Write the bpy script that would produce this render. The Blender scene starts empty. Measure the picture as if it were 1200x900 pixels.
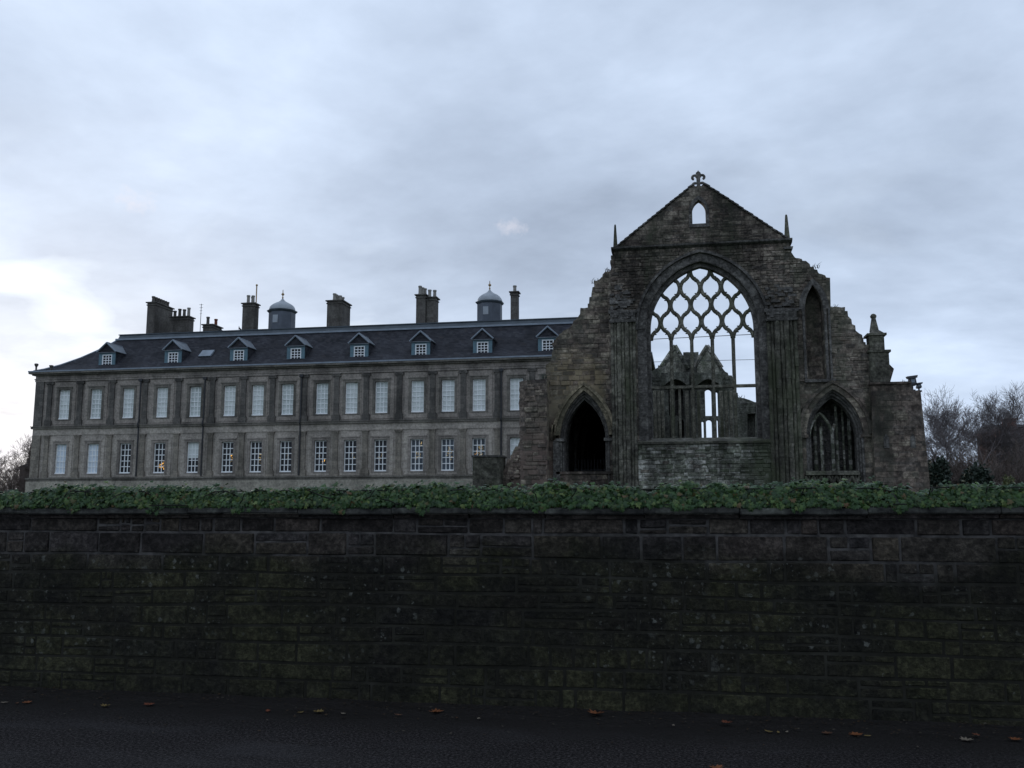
import bpy, bmesh, math, random
from mathutils import Vector
R = math.radians
random.seed(7)
SC = bpy.context.scene
COL = SC.collection

# ------------------------------------------------------------------ camera
F = 1080.0
PITCH = math.atan(150 / F)
YAW = R(10.5)
EYE = 1.65
cam_d = bpy.data.cameras.new('camera')
cam_d.sensor_width = 36.0
cam_d.lens = 36.0 * F / 1200
cam_d.clip_end = 3000
cam = bpy.data.objects.new('camera', cam_d)
COL.objects.link(cam)
cam.location = (0, 0, EYE)
cam.rotation_euler = (R(90) + PITCH, 0, YAW)
SC.camera = cam

# ------------------------------------------------------------------ world
SUN_EL, SUN_AZ = R(7), R(-38)          # low winter sun, behind the palace, left of the view
SKY_OFF = (0.0, 0.0, 0.0)
PUFF_A = (-.5283, .7935, .3020)
PUFF_B = (-.1755, .9370, .3020)
world = bpy.data.worlds.new('World')
SC.world = world
world.use_nodes = True


class NT:
    """small node helper"""
    def __init__(s, tree):
        s.t = tree
        tree.nodes.clear()

    def n(s, kind, _inputs=None, **props):
        nd = s.t.nodes.new(kind)
        for k, v in props.items():
            setattr(nd, k, v)
        for k, v in (_inputs or {}).items():
            s.set(nd, k, v)
        return nd

    def set(s, nd, k, v):
        inp = nd.inputs[k]
        if isinstance(v, bpy.types.NodeSocket):
            s.t.links.new(v, inp)
        else:
            inp.default_value = v

    def math(s, op, a, b=0.0, c=0.0, clamp=False):
        nd = s.n('ShaderNodeMath', {0: a, 1: b, 2: c}, operation=op, use_clamp=clamp)
        return nd.outputs[0]

    def mix(s, f, a, b, blend='MIX'):
        nd = s.n('ShaderNodeMix', data_type='RGBA', blend_type=blend)
        for k, v in ((0, f), (6, a), (7, b)):
            if isinstance(v, tuple) and len(v) == 3:
                v = v + (1,)
            s.set(nd, k, v)
        return nd.outputs[2]

    def ramp(s, f, stops, interp='LINEAR'):
        nd = s.n('ShaderNodeValToRGB', {0: f})
        nd.color_ramp.interpolation = interp
        el = nd.color_ramp.elements
        while len(el) < len(stops):
            el.new(0.5)
        for e, (p, col) in zip(el, stops):
            e.position = p
            if not isinstance(col, tuple):
                col = (col, col, col)
            e.color = col + (1,)
        return nd.outputs[0]

    def noise(s, vec, scale, detail=4, rough=.55, dist=0.0):
        return s.n('ShaderNodeTexNoise', {'Vector': vec, 'Scale': scale, 'Detail': detail,
                                          'Roughness': rough, 'Distortion': dist}).outputs[0]

    def rng(s, f, a, b, c=0., d=1.):
        return s.n('ShaderNodeMapRange', {0: f, 1: a, 2: b, 3: c, 4: d}).outputs[0]


def build_sky():
    k = NT(world.node_tree)
    sky = k.n('ShaderNodeTexSky', sky_type='NISHITA', sun_disc=False, sun_elevation=SUN_EL,
              sun_rotation=SUN_AZ, altitude=50, air_density=1.0, dust_density=2.0)
    tc = k.n('ShaderNodeTexCoord').outputs['Generated']
    sep = k.n('ShaderNodeSeparateXYZ', {0: tc})
    z = sep.outputs[2]
    zc = k.math('MAXIMUM', z, 0.0)
    den = k.math('ADD', zc, 0.22)
    px = k.math('DIVIDE', sep.outputs[0], den)
    py = k.math('DIVIDE', sep.outputs[1], den)
    p = k.n('ShaderNodeCombineXYZ', {0: px, 1: py, 2: 0.0}).outputs[0]
    rot = k.n('ShaderNodeMapping', {'Vector': p, 'Location': SKY_OFF, 'Rotation': (0, 0, R(32)), 'Scale': (0.78, 1.08, 1)}).outputs[0]
    n1 = k.noise(rot, 0.9, 8, .56, .25)
    n2 = k.noise(p, 3.4, 8, .58, .1)
    # deck of cloud, blue grey with paler and darker banks
    deck = k.ramp(n1, [(0.34, (.255, .308, .400)), (0.46, (.340, .408, .520)), (0.57, (.435, .515, .645)), (0.70, (.56, .65, .785))])
    fine = k.ramp(n2, [(0.3, (.90, .90, .905)), (0.5, (.98, .98, .98)), (0.72, (1.09, 1.085, 1.08))])
    deck = k.mix(1.0, deck, fine, 'MULTIPLY')
    # broad brightening towards the horizon in the west
    low = k.rng(z, 0.0, 0.34, 1.0, 0.0)
    low = k.math('POWER', low, 2.0)
    gx, gy = math.sin(R(-50)), math.cos(R(-50))
    dot = k.n('ShaderNodeVectorMath', {0: tc, 1: (gx, gy, 0.06)}, operation='DOT_PRODUCT').outputs['Value']
    glow = k.math('POWER', k.math('MAXIMUM', dot, 0.0), 7.0)
    gl = k.math('MULTIPLY', glow, low)
    gl = k.math('MULTIPLY', gl, k.rng(n2, 0.36, 0.60, 0.10, 1.45))
    lowblue = k.math('MULTIPLY', low, 0.45)
    c = k.mix(lowblue, deck, (.50, .61, .79))
    c = k.mix(k.math('MULTIPLY', gl, .78, clamp=True), c, (.72, .80, .87))
    # bright breaks low in the cloud
    n3 = k.noise(rot, 2.1, 5, .5, .6)
    br = k.math('MULTIPLY', k.rng(n3, .54, .70), k.math('MULTIPLY', k.rng(z, .06, .16), k.rng(z, .38, .22)))
    br = k.math('MULTIPLY', br, k.math('ADD', k.math('MULTIPLY', glow, 1.3), .25))
    c = k.mix(k.math('MULTIPLY', br, .75, clamp=True), c, (.70, .78, .85))
    # two stray puffs catching the last pinkish light
    for d, sz in ((PUFF_A, .017), (PUFF_B, .0135)):
        off = k.n('ShaderNodeVectorMath', {0: tc, 1: d}, operation='SUBTRACT').outputs[0]
        off = k.n('ShaderNodeVectorMath', {0: off, 1: (.85, .85, 1.5)}, operation='MULTIPLY').outputs[0]
        ln = k.n('ShaderNodeVectorMath', {0: off}, operation='LENGTH').outputs['Value']
        ln = k.math('ADD', ln, k.math('MULTIPLY', k.math('SUBTRACT', k.noise(tc, 52, 6, .65), .5), sz * 4.0))
        c = k.mix(k.rng(ln, sz * 1.05, 0.0, 0, .34), c, (.60, .575, .62))
    # the sky texture shows through the deck, clouds scaled to its physical brightness
    up = k.n('ShaderNodeVectorMath', {0: c, 'Scale': 10.0}, operation='SCALE').outputs[0]
    out = k.mix(0.97, sky.outputs[0], up)
    bg = k.n('ShaderNodeBackground', {'Color': out, 'Strength': 0.1})
    o = k.n('ShaderNodeOutputWorld')
    k.t.links.new(bg.outputs[0], o.inputs[0])


build_sky()

sun_d = bpy.data.lights.new('sun', 'SUN')
sun_d.energy = 0.5
sun_d.angle = R(14)
sun_d.color = (1.0, .86, .70)
sun = bpy.data.objects.new('sun', sun_d)
COL.objects.link(sun)
sun.location = (-60, 80, 60)
sd = Vector((math.sin(SUN_AZ) * math.cos(SUN_EL), math.cos(SUN_AZ) * math.cos(SUN_EL), math.sin(SUN_EL)))
sun.rotation_euler = (-sd).to_track_quat('-Z', 'Y').to_euler()

vs = SC.view_settings
vs.view_transform = 'Standard'
vs.look = 'None'
vs.exposure = 0.62
vs.gamma = 1.0
vs.use_curve_mapping = False

# ------------------------------------------------------------------ surveying helper: a sight line from the road meets an upright plane y = D
_s, _c, _sp, _cp = math.sin(YAW), math.cos(YAW), math.sin(PITCH), math.cos(PITCH)


def ray(px, py):
    u = (px - 600) / F
    v = (450 - py) / F
    return (-_s * _cp + u * _c + v * _s * _sp, _c * _cp + u * _s - v * _c * _sp, _sp + v * _cp)


def W(px, py, D):
    r = ray(px, py)
    t = D / r[1]
    return (r[0] * t, r[2] * t + EYE)


def G(px, py, z=0.0):
    r = ray(px, py)
    t = (z - EYE) / r[2]
    return (r[0] * t, r[1] * t)


def WP(pts, D):
    return [W(x, y, D) for x, y in pts]


# ------------------------------------------------------------------ object helpers
def link(name, me, mat, parent=None):
    o = bpy.data.objects.new(name, me)
    COL.objects.link(o)
    if mat is not None:
        for m in (mat if isinstance(mat, (list, tuple)) else [mat]):
            me.materials.append(m)
    if parent is not None:
        o.parent = parent
    return o


def origin_of(o):
    v = Vector((0, 0, 0))
    while o is not None:
        v += o.location
        o = o.parent
    return v


def tag(o, label=None, cat=None, group=None, kind=None):
    if label: o['label'] = label
    if cat: o['category'] = cat
    if group: o['group'] = group
    if kind: o['kind'] = kind
    return o


def thing(name, label, cat, loc, group=None):
    o = bpy.data.objects.new(name, None)
    COL.objects.link(o)
    o.empty_display_size = .5
    o.location = loc
    return tag(o, label, cat, group)


class MB:
    """collects shapes in world space, links them as one mesh"""
    def __init__(s):
        s.v = []
        s.f = []

    def add(s, vs, fs):
        b = len(s.v)
        s.v += [tuple(p) for p in vs]
        s.f += [tuple(b + i for i in f) for f in fs]
        return s

    def box(s, x0, x1, y0, y1, z0, z1, tx=0.0, ty=0.0):
        """tx,ty: how much the top is drawn in on each side"""
        return s.add([(x0, y0, z0), (x1, y0, z0), (x1, y1, z0), (x0, y1, z0),
                      (x0 + tx, y0 + ty, z1), (x1 - tx, y0 + ty, z1), (x1 - tx, y1 - ty, z1), (x0 + tx, y1 - ty, z1)],
                     [(3, 2, 1, 0), (4, 5, 6, 7), (0, 1, 5, 4), (1, 2, 6, 5), (2, 3, 7, 6), (3, 0, 4, 7)])

    def stone(s, x0, x1, y0, y1, z0, z1, b):
        """block whose front edge is chamfered by b; y0 is the front"""
        v = [(x0, y1, z0), (x1, y1, z0), (x1, y1, z1), (x0, y1, z1),
             (x0, y0 + b, z0), (x1, y0 + b, z0), (x1, y0 + b, z1), (x0, y0 + b, z1),
             (x0 + b, y0, z0 + b), (x1 - b, y0, z0 + b), (x1 - b, y0, z1 - b), (x0 + b, y0, z1 - b)]
        f = [(8, 9, 10, 11)]
        for i in range(4):
            j = (i + 1) % 4
            f += [(i, j, 4 + j, 4 + i), (4 + i, 4 + j, 8 + j, 8 + i)]
        return s.add(v, f)

    def prism(s, poly, y0, y1):
        """poly in (x,z), convex or nearly so, between y0 (front) and y1"""
        n = len(poly)
        v = [(x, y0, z) for x, z in poly] + [(x, y1, z) for x, z in poly]
        f = [tuple(range(n)), tuple(range(2 * n - 1, n - 1, -1))]
        f += [(i, i + n, (i + 1) % n + n, (i + 1) % n) for i in range(n)]
        return s.add(v, f)

    def prism_x(s, poly, x0, x1):
        """poly in (y,z)"""
        n = len(poly)
        v = [(x0, y, z) for y, z in poly] + [(x1, y, z) for y, z in poly]
        f = [tuple(range(n)), tuple(range(2 * n - 1, n - 1, -1))]
        f += [(i, i + n, (i + 1) % n + n, (i + 1) % n) for i in range(n)]
        return s.add(v, f)

    def tube(s, pts, rad, sides=6, cap=True):
        pts = [Vector(p) for p in pts]
        if not isinstance(rad, (list, tuple)):
            rad = [rad] * len(pts)
        vs = []
        ref = None
        for i, p in enumerate(pts):
            d = (pts[min(i + 1, len(pts) - 1)] - pts[max(i - 1, 0)])
            if d.length < 1e-9: d = Vector((0, 0, 1))
            d.normalize()
            if ref is None or abs(ref.dot(d)) > .95:
                ref = Vector((1, 0, 0)) if abs(d.x) < .8 else Vector((0, 1, 0))
            a = d.cross(ref).normalized()
            b = d.cross(a).normalized()
            for k in range(sides):
                t = 2 * math.pi * k / sides
                vs.append(p + a * (math.cos(t) * rad[i]) + b * (math.sin(t) * rad[i]))
        fs = []
        for i in range(len(pts) - 1):
            for k in range(sides):
                k2 = (k + 1) % sides
                fs.append((i * sides + k, i * sides + k2, (i + 1) * sides + k2, (i + 1) * sides + k))
        if cap:
            fs.append(tuple(range(sides)))
            fs.append(tuple(range((len(pts) - 1) * sides, len(pts) * sides))[::-1])
        return s.add(vs, fs)

    def lathe(s, cx, cy, prof, sides=16, sx=1.0):
        vs = []
        for r, z in prof:
            for k in range(sides):
                t = 2 * math.pi * (k + .5) / sides
                vs.append((cx + math.cos(t) * r * sx, cy + math.sin(t) * r, z))
        fs = []
        for i in range(len(prof) - 1):
            for k in range(sides):
                k2 = (k + 1) % sides
                fs.append((i * sides + k, i * sides + k2, (i + 1) * sides + k2, (i + 1) * sides + k))
        fs.append(tuple(range(sides))[::-1])
        fs.append(tuple(range((len(prof) - 1) * sides, len(prof) * sides)))
        return s.add(vs, fs)

    def mesh(s, me, y=None):
        b = len(s.v)
        s.v += [tuple(v.co) for v in me.vertices]
        s.f += [tuple(b + i for i in p.vertices) for p in me.polygons]
        return s

    def build(s, name, mat, parent=None, smooth=False, label=None):
        o0 = origin_of(parent) if parent is not None else Vector((0, 0, 0))
        me = bpy.data.meshes.new(name)
        me.from_pydata([(x - o0.x, y - o0.y, z - o0.z) for x, y, z in s.v], [], s.f)
        bm = bmesh.new()
        bm.from_mesh(me)
        bmesh.ops.recalc_face_normals(bm, faces=bm.faces)
        bm.to_mesh(me)
        bm.free()
        if smooth:
            for p in me.polygons: p.use_smooth = True
        o = link(name, me, mat, parent)
        if label: o['label'] = label
        return o


def fill(loops, y0, y1, mb):
    """flat outline(s) in (x,z), inner loops are holes, given real thickness from y0 to y1"""
    cu = bpy.data.curves.new('outline', 'CURVE')
    cu.dimensions = '2D'
    cu.fill_mode = 'BOTH'
    cu.extrude = abs(y1 - y0) / 2
    for lp in loops:
        sp = cu.splines.new('POLY')
        sp.points.add(len(lp) - 1)
        for p, (x, z) in zip(sp.points, lp):
            p.co = (x, z, 0, 1)
        sp.use_cyclic_u = True
    ob = bpy.data.objects.new('outline', cu)
    COL.objects.link(ob)
    dg = bpy.context.evaluated_depsgraph_get()
    me = bpy.data.meshes.new_from_object(ob.evaluated_get(dg))
    ym = (y0 + y1) / 2
    for v in me.vertices:
        x, z, h = v.co
        v.co = (x, ym - h, z)
    mb.mesh(me)
    bpy.data.objects.remove(ob)
    bpy.data.curves.remove(cu)
    bpy.data.meshes.remove(me)
    return mb


def arch(xc, a, zs, h, zb, n=14):
    """two-centred arch outline from the left foot over the apex to the right foot"""
    c = (h * h - a * a) / (2 * a)
    r = a + c
    pts = [(xc - a, zb)]
    te = math.atan2(h, -c) if c < 0 else math.pi - math.atan2(h, c)
    # left arc, centre at xc + c
    for i in range(n + 1):
        t = math.pi - (math.pi - te) * i / n
        pts.append((xc + c + r * math.cos(t), zs + r * math.sin(t)))
    right = [(2 * xc - x, z) for x, z in pts[:-1]][::-1]
    return pts + right


def inside(p, poly):
    x, z = p
    c = False
    n = len(poly)
    j = n - 1
    for i in range(n):
        xi, zi = poly[i]
        xj, zj = poly[j]
        if (zi > z) != (zj > z) and x < (xj - xi) * (z - zi) / (zj - zi) + xi:
            c = not c
        j = i
    return c


def ragged(pts, step=.32, amp=.07, rnd=random):
    """a broken masonry edge: small uneven steps, about a stone high, that keep to the line"""
    out = [pts[0]]
    step *= .6
    for (x0, z0), (x1, z1) in zip(pts, pts[1:]):
        L = math.hypot(x1 - x0, z1 - z0)
        n = max(1, int(L / step))
        for i in range(1, n + 1):
            t = i / n
            x, z = x0 + (x1 - x0) * t, z0 + (z1 - z0) * t
            if i < n:
                x += rnd.uniform(-amp, amp)
                z += rnd.uniform(-amp, amp) * .6
            px_, pz_ = out[-1]
            r = rnd.random()
            if abs(z - pz_) > .05 and abs(x - px_) > .05 and r < .6:
                f = rnd.uniform(.5, 1.0)
                out.append((px_ + (x - px_) * (1 - f), pz_ + (z - pz_) * f))
            out.append((x, z))
    return out


def scatter_stones(mb, outline, holes, y, hmin, hmax, lmin, lmax, proud, box, gap=.012, skip=.08, rnd=random, chamfer=.025):
    """coursed stones laid on the wall face y, only where the wall is"""
    x0, x1, z0, z1 = box
    z = z0
    while z < z1 - hmin * .5:
        h = rnd.uniform(hmin, hmax)
        x = x0 - rnd.uniform(0, lmax)
        while x < x1:
            l = rnd.uniform(lmin, lmax)
            if rnd.random() > skip:
                hh = h if rnd.random() < .8 else h * rnd.uniform(.5, .9)
                a, b, c_, d = x + gap / 2, x + l - gap / 2, z + gap / 2, z + hh - gap / 2
                cs = [(a, c_), (b, c_), (b, d), (a, d), ((a + b) / 2, (c_ + d) / 2), ((a + b) / 2, d), ((a + b) / 2, c_)]
                if a > x0 - .3 and b < x1 + .3 and all(inside(q, outline) for q in cs) and not any(inside(q, hl) for hl in holes for q in cs):
                    mb.stone(a, b, y - rnd.uniform(.01, proud), y + .04, c_, d, chamfer)
            x += l
        z += h
    return mb


# ------------------------------------------------------------------ materials
MAT = {}


def material(name, rough=.8, spec=.3):
    m = bpy.data.materials.new(name)
    m.use_nodes = True
    k = NT(m.node_tree)
    bs = k.n('ShaderNodeBsdfPrincipled', {'Roughness': rough, 'Specular IOR Level': spec})
    o = k.n('ShaderNodeOutputMaterial')
    k.t.links.new(bs.outputs[0], o.inputs[0])
    MAT[name] = m
    return m, k, bs


def pos_of(k):
    return k.n('ShaderNodeNewGeometry').outputs['Position']


def bump(k, bs, h, strength, dist):
    b = k.n('ShaderNodeBump', {'Height': h, 'Strength': strength, 'Distance': dist})
    k.set(bs, 'Normal', b.outputs[0])


def plain(name, col, rough=.7, spec=.3, var=.18, scale=3.0, metal=0.0):
    m, k, bs = material(name, rough, spec)
    p = pos_of(k)
    n = k.noise(p, scale, 5)
    lo = tuple(c * (1 - var) for c in col)
    hi = tuple(c * (1 + var) for c in col)
    k.set(bs, 'Base Color', k.ramp(n, [(.3, lo), (.7, hi)]))
    bs.inputs['Metallic'].default_value = metal
    bump(k, bs, n, .2, .02)
    return m


def wall_coords(k, p):
    """masonry coordinates that run along a wall whichever way it faces"""
    s = k.n('ShaderNodeSeparateXYZ', {0: p})
    u = k.math('ADD', s.outputs[0], k.math('MULTIPLY', s.outputs[1], .83))
    return k.n('ShaderNodeCombineXYZ', {0: u, 1: s.outputs[2], 2: 0.0}).outputs[0], s


def masonry(name, cols, island=.75, rough=.9, moss=None, tint=None, mortar=None, bstr=.6, dark=.36, scale=1.0):
    """stones take a random tone each; soot, moss and weathering lie over them in patches"""
    m, k, bs = material(name, rough, .2)
    g = k.n('ShaderNodeNewGeometry')
    p = g.outputs['Position']
    uv, sp = wall_coords(k, p)
    wob = k.noise(p, 2.2, 3)
    uv2 = k.n('ShaderNodeVectorMath', {0: uv, 1: k.n('ShaderNodeVectorMath', {0: k.n('ShaderNodeTexNoise', {'Vector': p, 'Scale': 3.0}).outputs[1], 'Scale': .10}, operation='SCALE').outputs[0]}, operation='ADD').outputs[0]
    br = k.n('ShaderNodeTexBrick', {'Vector': uv2, 'Color1': (0, 0, 0, 1), 'Color2': (1, 1, 1, 1), 'Mortar': (.35, .35, .35, 1),
                                    'Scale': 1.0 * scale, 'Mortar Size': .018, 'Mortar Smooth': .3, 'Bias': 0.0, 'Brick Width': .62, 'Row Height': .27},
             offset=.45, squash=1.25, squash_frequency=3)
    rnd = k.mix(island, br.outputs[0], g.outputs['Random Per Island'])
    n = len(cols)
    base = k.ramp(rnd, [(i / (n - 1) if n > 1 else 0, c) for i, c in enumerate(cols)])
    # joints
    base = k.mix(k.math('MULTIPLY', br.outputs[1], .35 * (1 - island) + .1), base, tuple(c * .5 for c in cols[0]))
    fine = k.noise(p, 7.0, 6, .68)
    base = k.mix(1.0, base, k.ramp(fine, [(.36, .55), (.5, 1.0), (.64, 1.65)]), 'MULTIPLY')
    blot = k.noise(p, 1.9, 6, .66)
    base = k.mix(1.0, base, k.ramp(blot, [(.36, .6), (.5, 1.0), (.64, 1.5)]), 'MULTIPLY')
    st = k.n('ShaderNodeMapping', {'Vector': p, 'Scale': (.9, .9, .22)}).outputs[0]
    soot = k.noise(st, .55, 6, .6, .3)
    base = k.mix(1.0, base, k.ramp(soot, [(.38, dark), (.52, 1.0), (.64, 1.25)]), 'MULTIPLY')
    if moss:
        mn = k.noise(st, .8, 6, .62)
        base = k.mix(k.rng(mn, .50, .66, 0, .6), base, moss)
    if tint:
        for (cx, cz, rad, col, amt) in tint:
            dv = k.n('ShaderNodeVectorMath', {0: uv, 1: (cx, cz, 0)}, operation='DISTANCE').outputs['Value']
            dv = k.math('ADD', dv, k.math('MULTIPLY', k.math('SUBTRACT', k.noise(p, 1.3, 4), .5), rad * 1.6))
            f = k.rng(dv, rad * .55, rad, 1.0, 0.0)
            f = k.math('MULTIPLY', f, k.rng(k.math('FRACT', k.math('MULTIPLY', rnd, 7.3)), .35, .7, .10, amt))
            base = k.mix(f, base, col)
    k.set(bs, 'Base Color', base)
    hgt = k.math('ADD', k.math('MULTIPLY', fine, .6), k.math('MULTIPLY', br.outputs[1], -.6 * (1 - island)))
    bump(k, bs, hgt, bstr, .05)
    return m


D_A = 52.0       # east gable of the abbey
D_P = 88.0       # palace front
D_W = 7.9        # wall beside the road

M_abbey = masonry('abbey_stone', [(0.0440, 0.0388, 0.0338), (0.0935, 0.0816, 0.0677), (0.1650, 0.1377, 0.1081), (0.0726, 0.0653, 0.0564), (0.1265, 0.1000, 0.0827), (0.2200, 0.1887, 0.1504), (0.0858, 0.0755, 0.0658), (0.1485, 0.1142, 0.0921), (0.2860, 0.2499, 0.2068)],
                  .6, moss=(.055, .062, .040))
aisle_x, aisle_z = W(668, 470, D_A)
M_aisle = masonry('aisle_stone', [(.036, .031, .029), (.125, .101, .084), (.070, .060, .052), (.155, .122, .098), (.085, .066, .056), (.23, .195, .150), (.105, .092, .074), (.055, .050, .044)],
                  .6, moss=(.062, .064, .048),
                  tint=[(W(672, 447, D_A)[0] + .83 * D_A, W(672, 447, D_A)[1], 2.2, (.25, .195, .115), .62),
                        (W(650, 490, D_A)[0] + .83 * D_A, W(650, 490, D_A)[1], 2.0, (.23, .195, .14), .6),
                        (W(628, 540, D_A)[0] + .83 * D_A, W(628, 540, D_A)[1], 2.6, (.15, .105, .088), .6)])
M_rubble = masonry('rubble_stone', [(0.069, 0.070, 0.060), (0.131, 0.130, 0.106), (0.188, 0.181, 0.150), (0.106, 0.115, 0.083), (0.362, 0.350, 0.312), (0.112, 0.098, 0.080), (0.163, 0.163, 0.138)],
                  .7, moss=(.060, .072, .040))
M_dressed = masonry('dressed_stone', [(.070, .066, .054), (.130, .122, .100), (.095, .092, .070), (.17, .158, .130)], .6, moss=(.050, .060, .030), dark=.5)
M_warm = masonry('warm_dressed_stone', [(.10, .086, .066), (.24, .20, .135), (.15, .13, .092), (.20, .165, .11)], .6, moss=(.07, .07, .045), dark=.6)
M_jamb = masonry('dark_dressed_stone', [(.070, .067, .063), (.115, .108, .098), (.085, .080, .075), (.14, .13, .115)], .5, dark=.6)

M_inner = masonry('inner_ruin_stone', [(.070, .070, .062), (.115, .113, .098), (.090, .093, .076), (.17, .165, .145)], .65, moss=(.05, .058, .036))


def palace_stone(name, a, b, sooty):
    m, k, bs = material(name, .9, .2)
    p = pos_of(k)
    uv, sp = wall_coords(k, p)
    br = k.n('ShaderNodeTexBrick', {'Vector': uv, 'Color1': (0, 0, 0, 1), 'Color2': (1, 1, 1, 1), 'Mortar': (.2, .2, .2, 1),
                                    'Scale': 1.0, 'Mortar Size': .010, 'Mortar Smooth': .4, 'Bias': 0.0, 'Brick Width': .95, 'Row Height': .42}, offset=.5)
    base = k.ramp(br.outputs[0], [(0, a), (.55, tuple((x + y) / 2 for x, y in zip(a, b))), (1, b)])
    fine = k.noise(p, 5.0, 6, .62)
    base = k.mix(1.0, base, k.ramp(fine, [(.36, .74), (.5, 1.0), (.64, 1.25)]), 'MULTIPLY')
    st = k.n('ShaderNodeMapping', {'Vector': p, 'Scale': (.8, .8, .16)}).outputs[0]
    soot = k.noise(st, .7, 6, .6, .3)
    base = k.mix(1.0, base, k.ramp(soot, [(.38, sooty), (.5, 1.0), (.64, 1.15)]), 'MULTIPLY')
    k.set(bs, 'Base Color', base)
    bump(k, bs, k.math('ADD', fine, k.math('MULTIPLY', br.outputs[1], -.7)), .35, .03)
    return m


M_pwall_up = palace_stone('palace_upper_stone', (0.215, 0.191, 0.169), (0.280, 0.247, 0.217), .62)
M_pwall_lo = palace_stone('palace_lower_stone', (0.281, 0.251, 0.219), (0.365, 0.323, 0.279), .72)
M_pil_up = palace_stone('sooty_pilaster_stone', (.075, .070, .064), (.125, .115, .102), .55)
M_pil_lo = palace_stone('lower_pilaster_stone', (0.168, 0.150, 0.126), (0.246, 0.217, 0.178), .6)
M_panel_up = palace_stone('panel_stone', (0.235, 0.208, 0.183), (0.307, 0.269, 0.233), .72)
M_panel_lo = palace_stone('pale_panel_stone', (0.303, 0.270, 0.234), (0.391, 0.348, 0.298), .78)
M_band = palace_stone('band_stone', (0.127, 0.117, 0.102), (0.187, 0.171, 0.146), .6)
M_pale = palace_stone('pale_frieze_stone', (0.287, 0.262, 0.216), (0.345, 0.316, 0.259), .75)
M_chim = palace_stone('chimney_stone', (0.082, 0.074, 0.066), (0.114, 0.106, 0.094), .55)
M_pot = plain('chimney_pot_clay', (.25, .235, .21), .85)
M_potred = plain('red_chimney_pot_clay', (.16, .055, .035), .85)
M_lead = plain('roof_lead', (.20, .235, .275), .5, .4, .2, 1.5)
M_leaddark = plain('weathered_lead', (.062, .076, .088), .6, .35, .25, 1.2)
M_leadmid = plain('dull_lead', (.16, .18, .20), .6, .35, .2, 1.2)
M_domelead = plain('pale_dome_lead', (.30, .325, .35), .5, .4, .12, 1.2)
M_teal = plain('blue_green_paint', (.10, .17, .205), .6)
M_white = plain('white_paint', (.84, .86, .86), .5, .4, .05)
M_iron = plain('dark_iron', (.02, .021, .024), .5, .4)
M_blind = plain('white_blind', (.66, .70, .68), .9, .1, .07, .8)
M_blind_dim = plain('greyed_white_blind', (.54, .585, .57), .9, .1, .07, .8)
M_blue_blind = plain('drawn_white_blind', (.62, .69, .76), .9, .1, .06, .8)
M_gold = plain('gilt_metal', (.30, .19, .075), .45, .5)
M_cupola = plain('slate_blue_cladding', (.085, .097, .118), .6, .35, .2, 1.0)
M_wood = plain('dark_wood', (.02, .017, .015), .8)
M_black = plain('black_plastic', (.014, .016, .022), .4, .5)


def glass_mat(name, col, spec=.22):
    m, k, bs = material(name, .06, spec)
    p = pos_of(k)
    n = k.noise(p, .9, 2)
    k.set(bs, 'Base Color', k.ramp(n, [(.35, tuple(c * .6 for c in col)), (.65, tuple(c * 1.3 for c in col))]))
    bump(k, bs, k.noise(p, 1.5, 1), .04, .05)
    return m


M_glass = glass_mat('dark_window_glass', (.009, .011, .016))
M_glassgrey = glass_mat('grey_window_glass', (.055, .070, .088))

m, k, bs = material('warm_lamp_light', .5)
bs.inputs['Base Color'].default_value = (.9, .5, .1, 1)
bs.inputs['Emission Color'].default_value = (1.0, .50, .10, 1)
bs.inputs['Emission Strength'].default_value = .8
M_lamp = m
m, k, bs = material('golden_fairy_light', .5)
bs.inputs['Base Color'].default_value = (.7, .5, .2, 1)
bs.inputs['Emission Color'].default_value = (1.0, .72, .30, 1)
bs.inputs['Emission Strength'].default_value = .30
M_fairy = m


def slate():
    m, k, bs = material('roof_slate', .75, .12)
    p = pos_of(k)
    s = k.n('ShaderNodeSeparateXYZ', {0: p})
    uv = k.n('ShaderNodeCombineXYZ', {0: k.math('ADD', s.outputs[0], s.outputs[1]), 1: s.outputs[2], 2: 0.0}).outputs[0]
    br = k.n('ShaderNodeTexBrick', {'Vector': uv, 'Color1': (0, 0, 0, 1), 'Color2': (1, 1, 1, 1), 'Mortar': (.1, .1, .1, 1),
                                    'Scale': 1.0, 'Mortar Size': .012, 'Bias': 0.0, 'Brick Width': .34, 'Row Height': .17})
    base = k.ramp(br.outputs[0], [(0, (.021, .022, .027)), (1, (.046, .046, .052))])
    n = k.noise(p, .5, 6, .6)
    base = k.mix(1.0, base, k.ramp(n, [(.36, .7), (.64, 1.3)]), 'MULTIPLY')
    base = k.mix(k.rng(k.noise(p, 1.6, 5), .58, .72, 0, .35), base, (.065, .052, .046))
    k.set(bs, 'Base Color', base)
    bump(k, bs, k.math('MULTIPLY', br.outputs[1], -1), .4, .02)
    return m


M_slate = slate()


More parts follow.
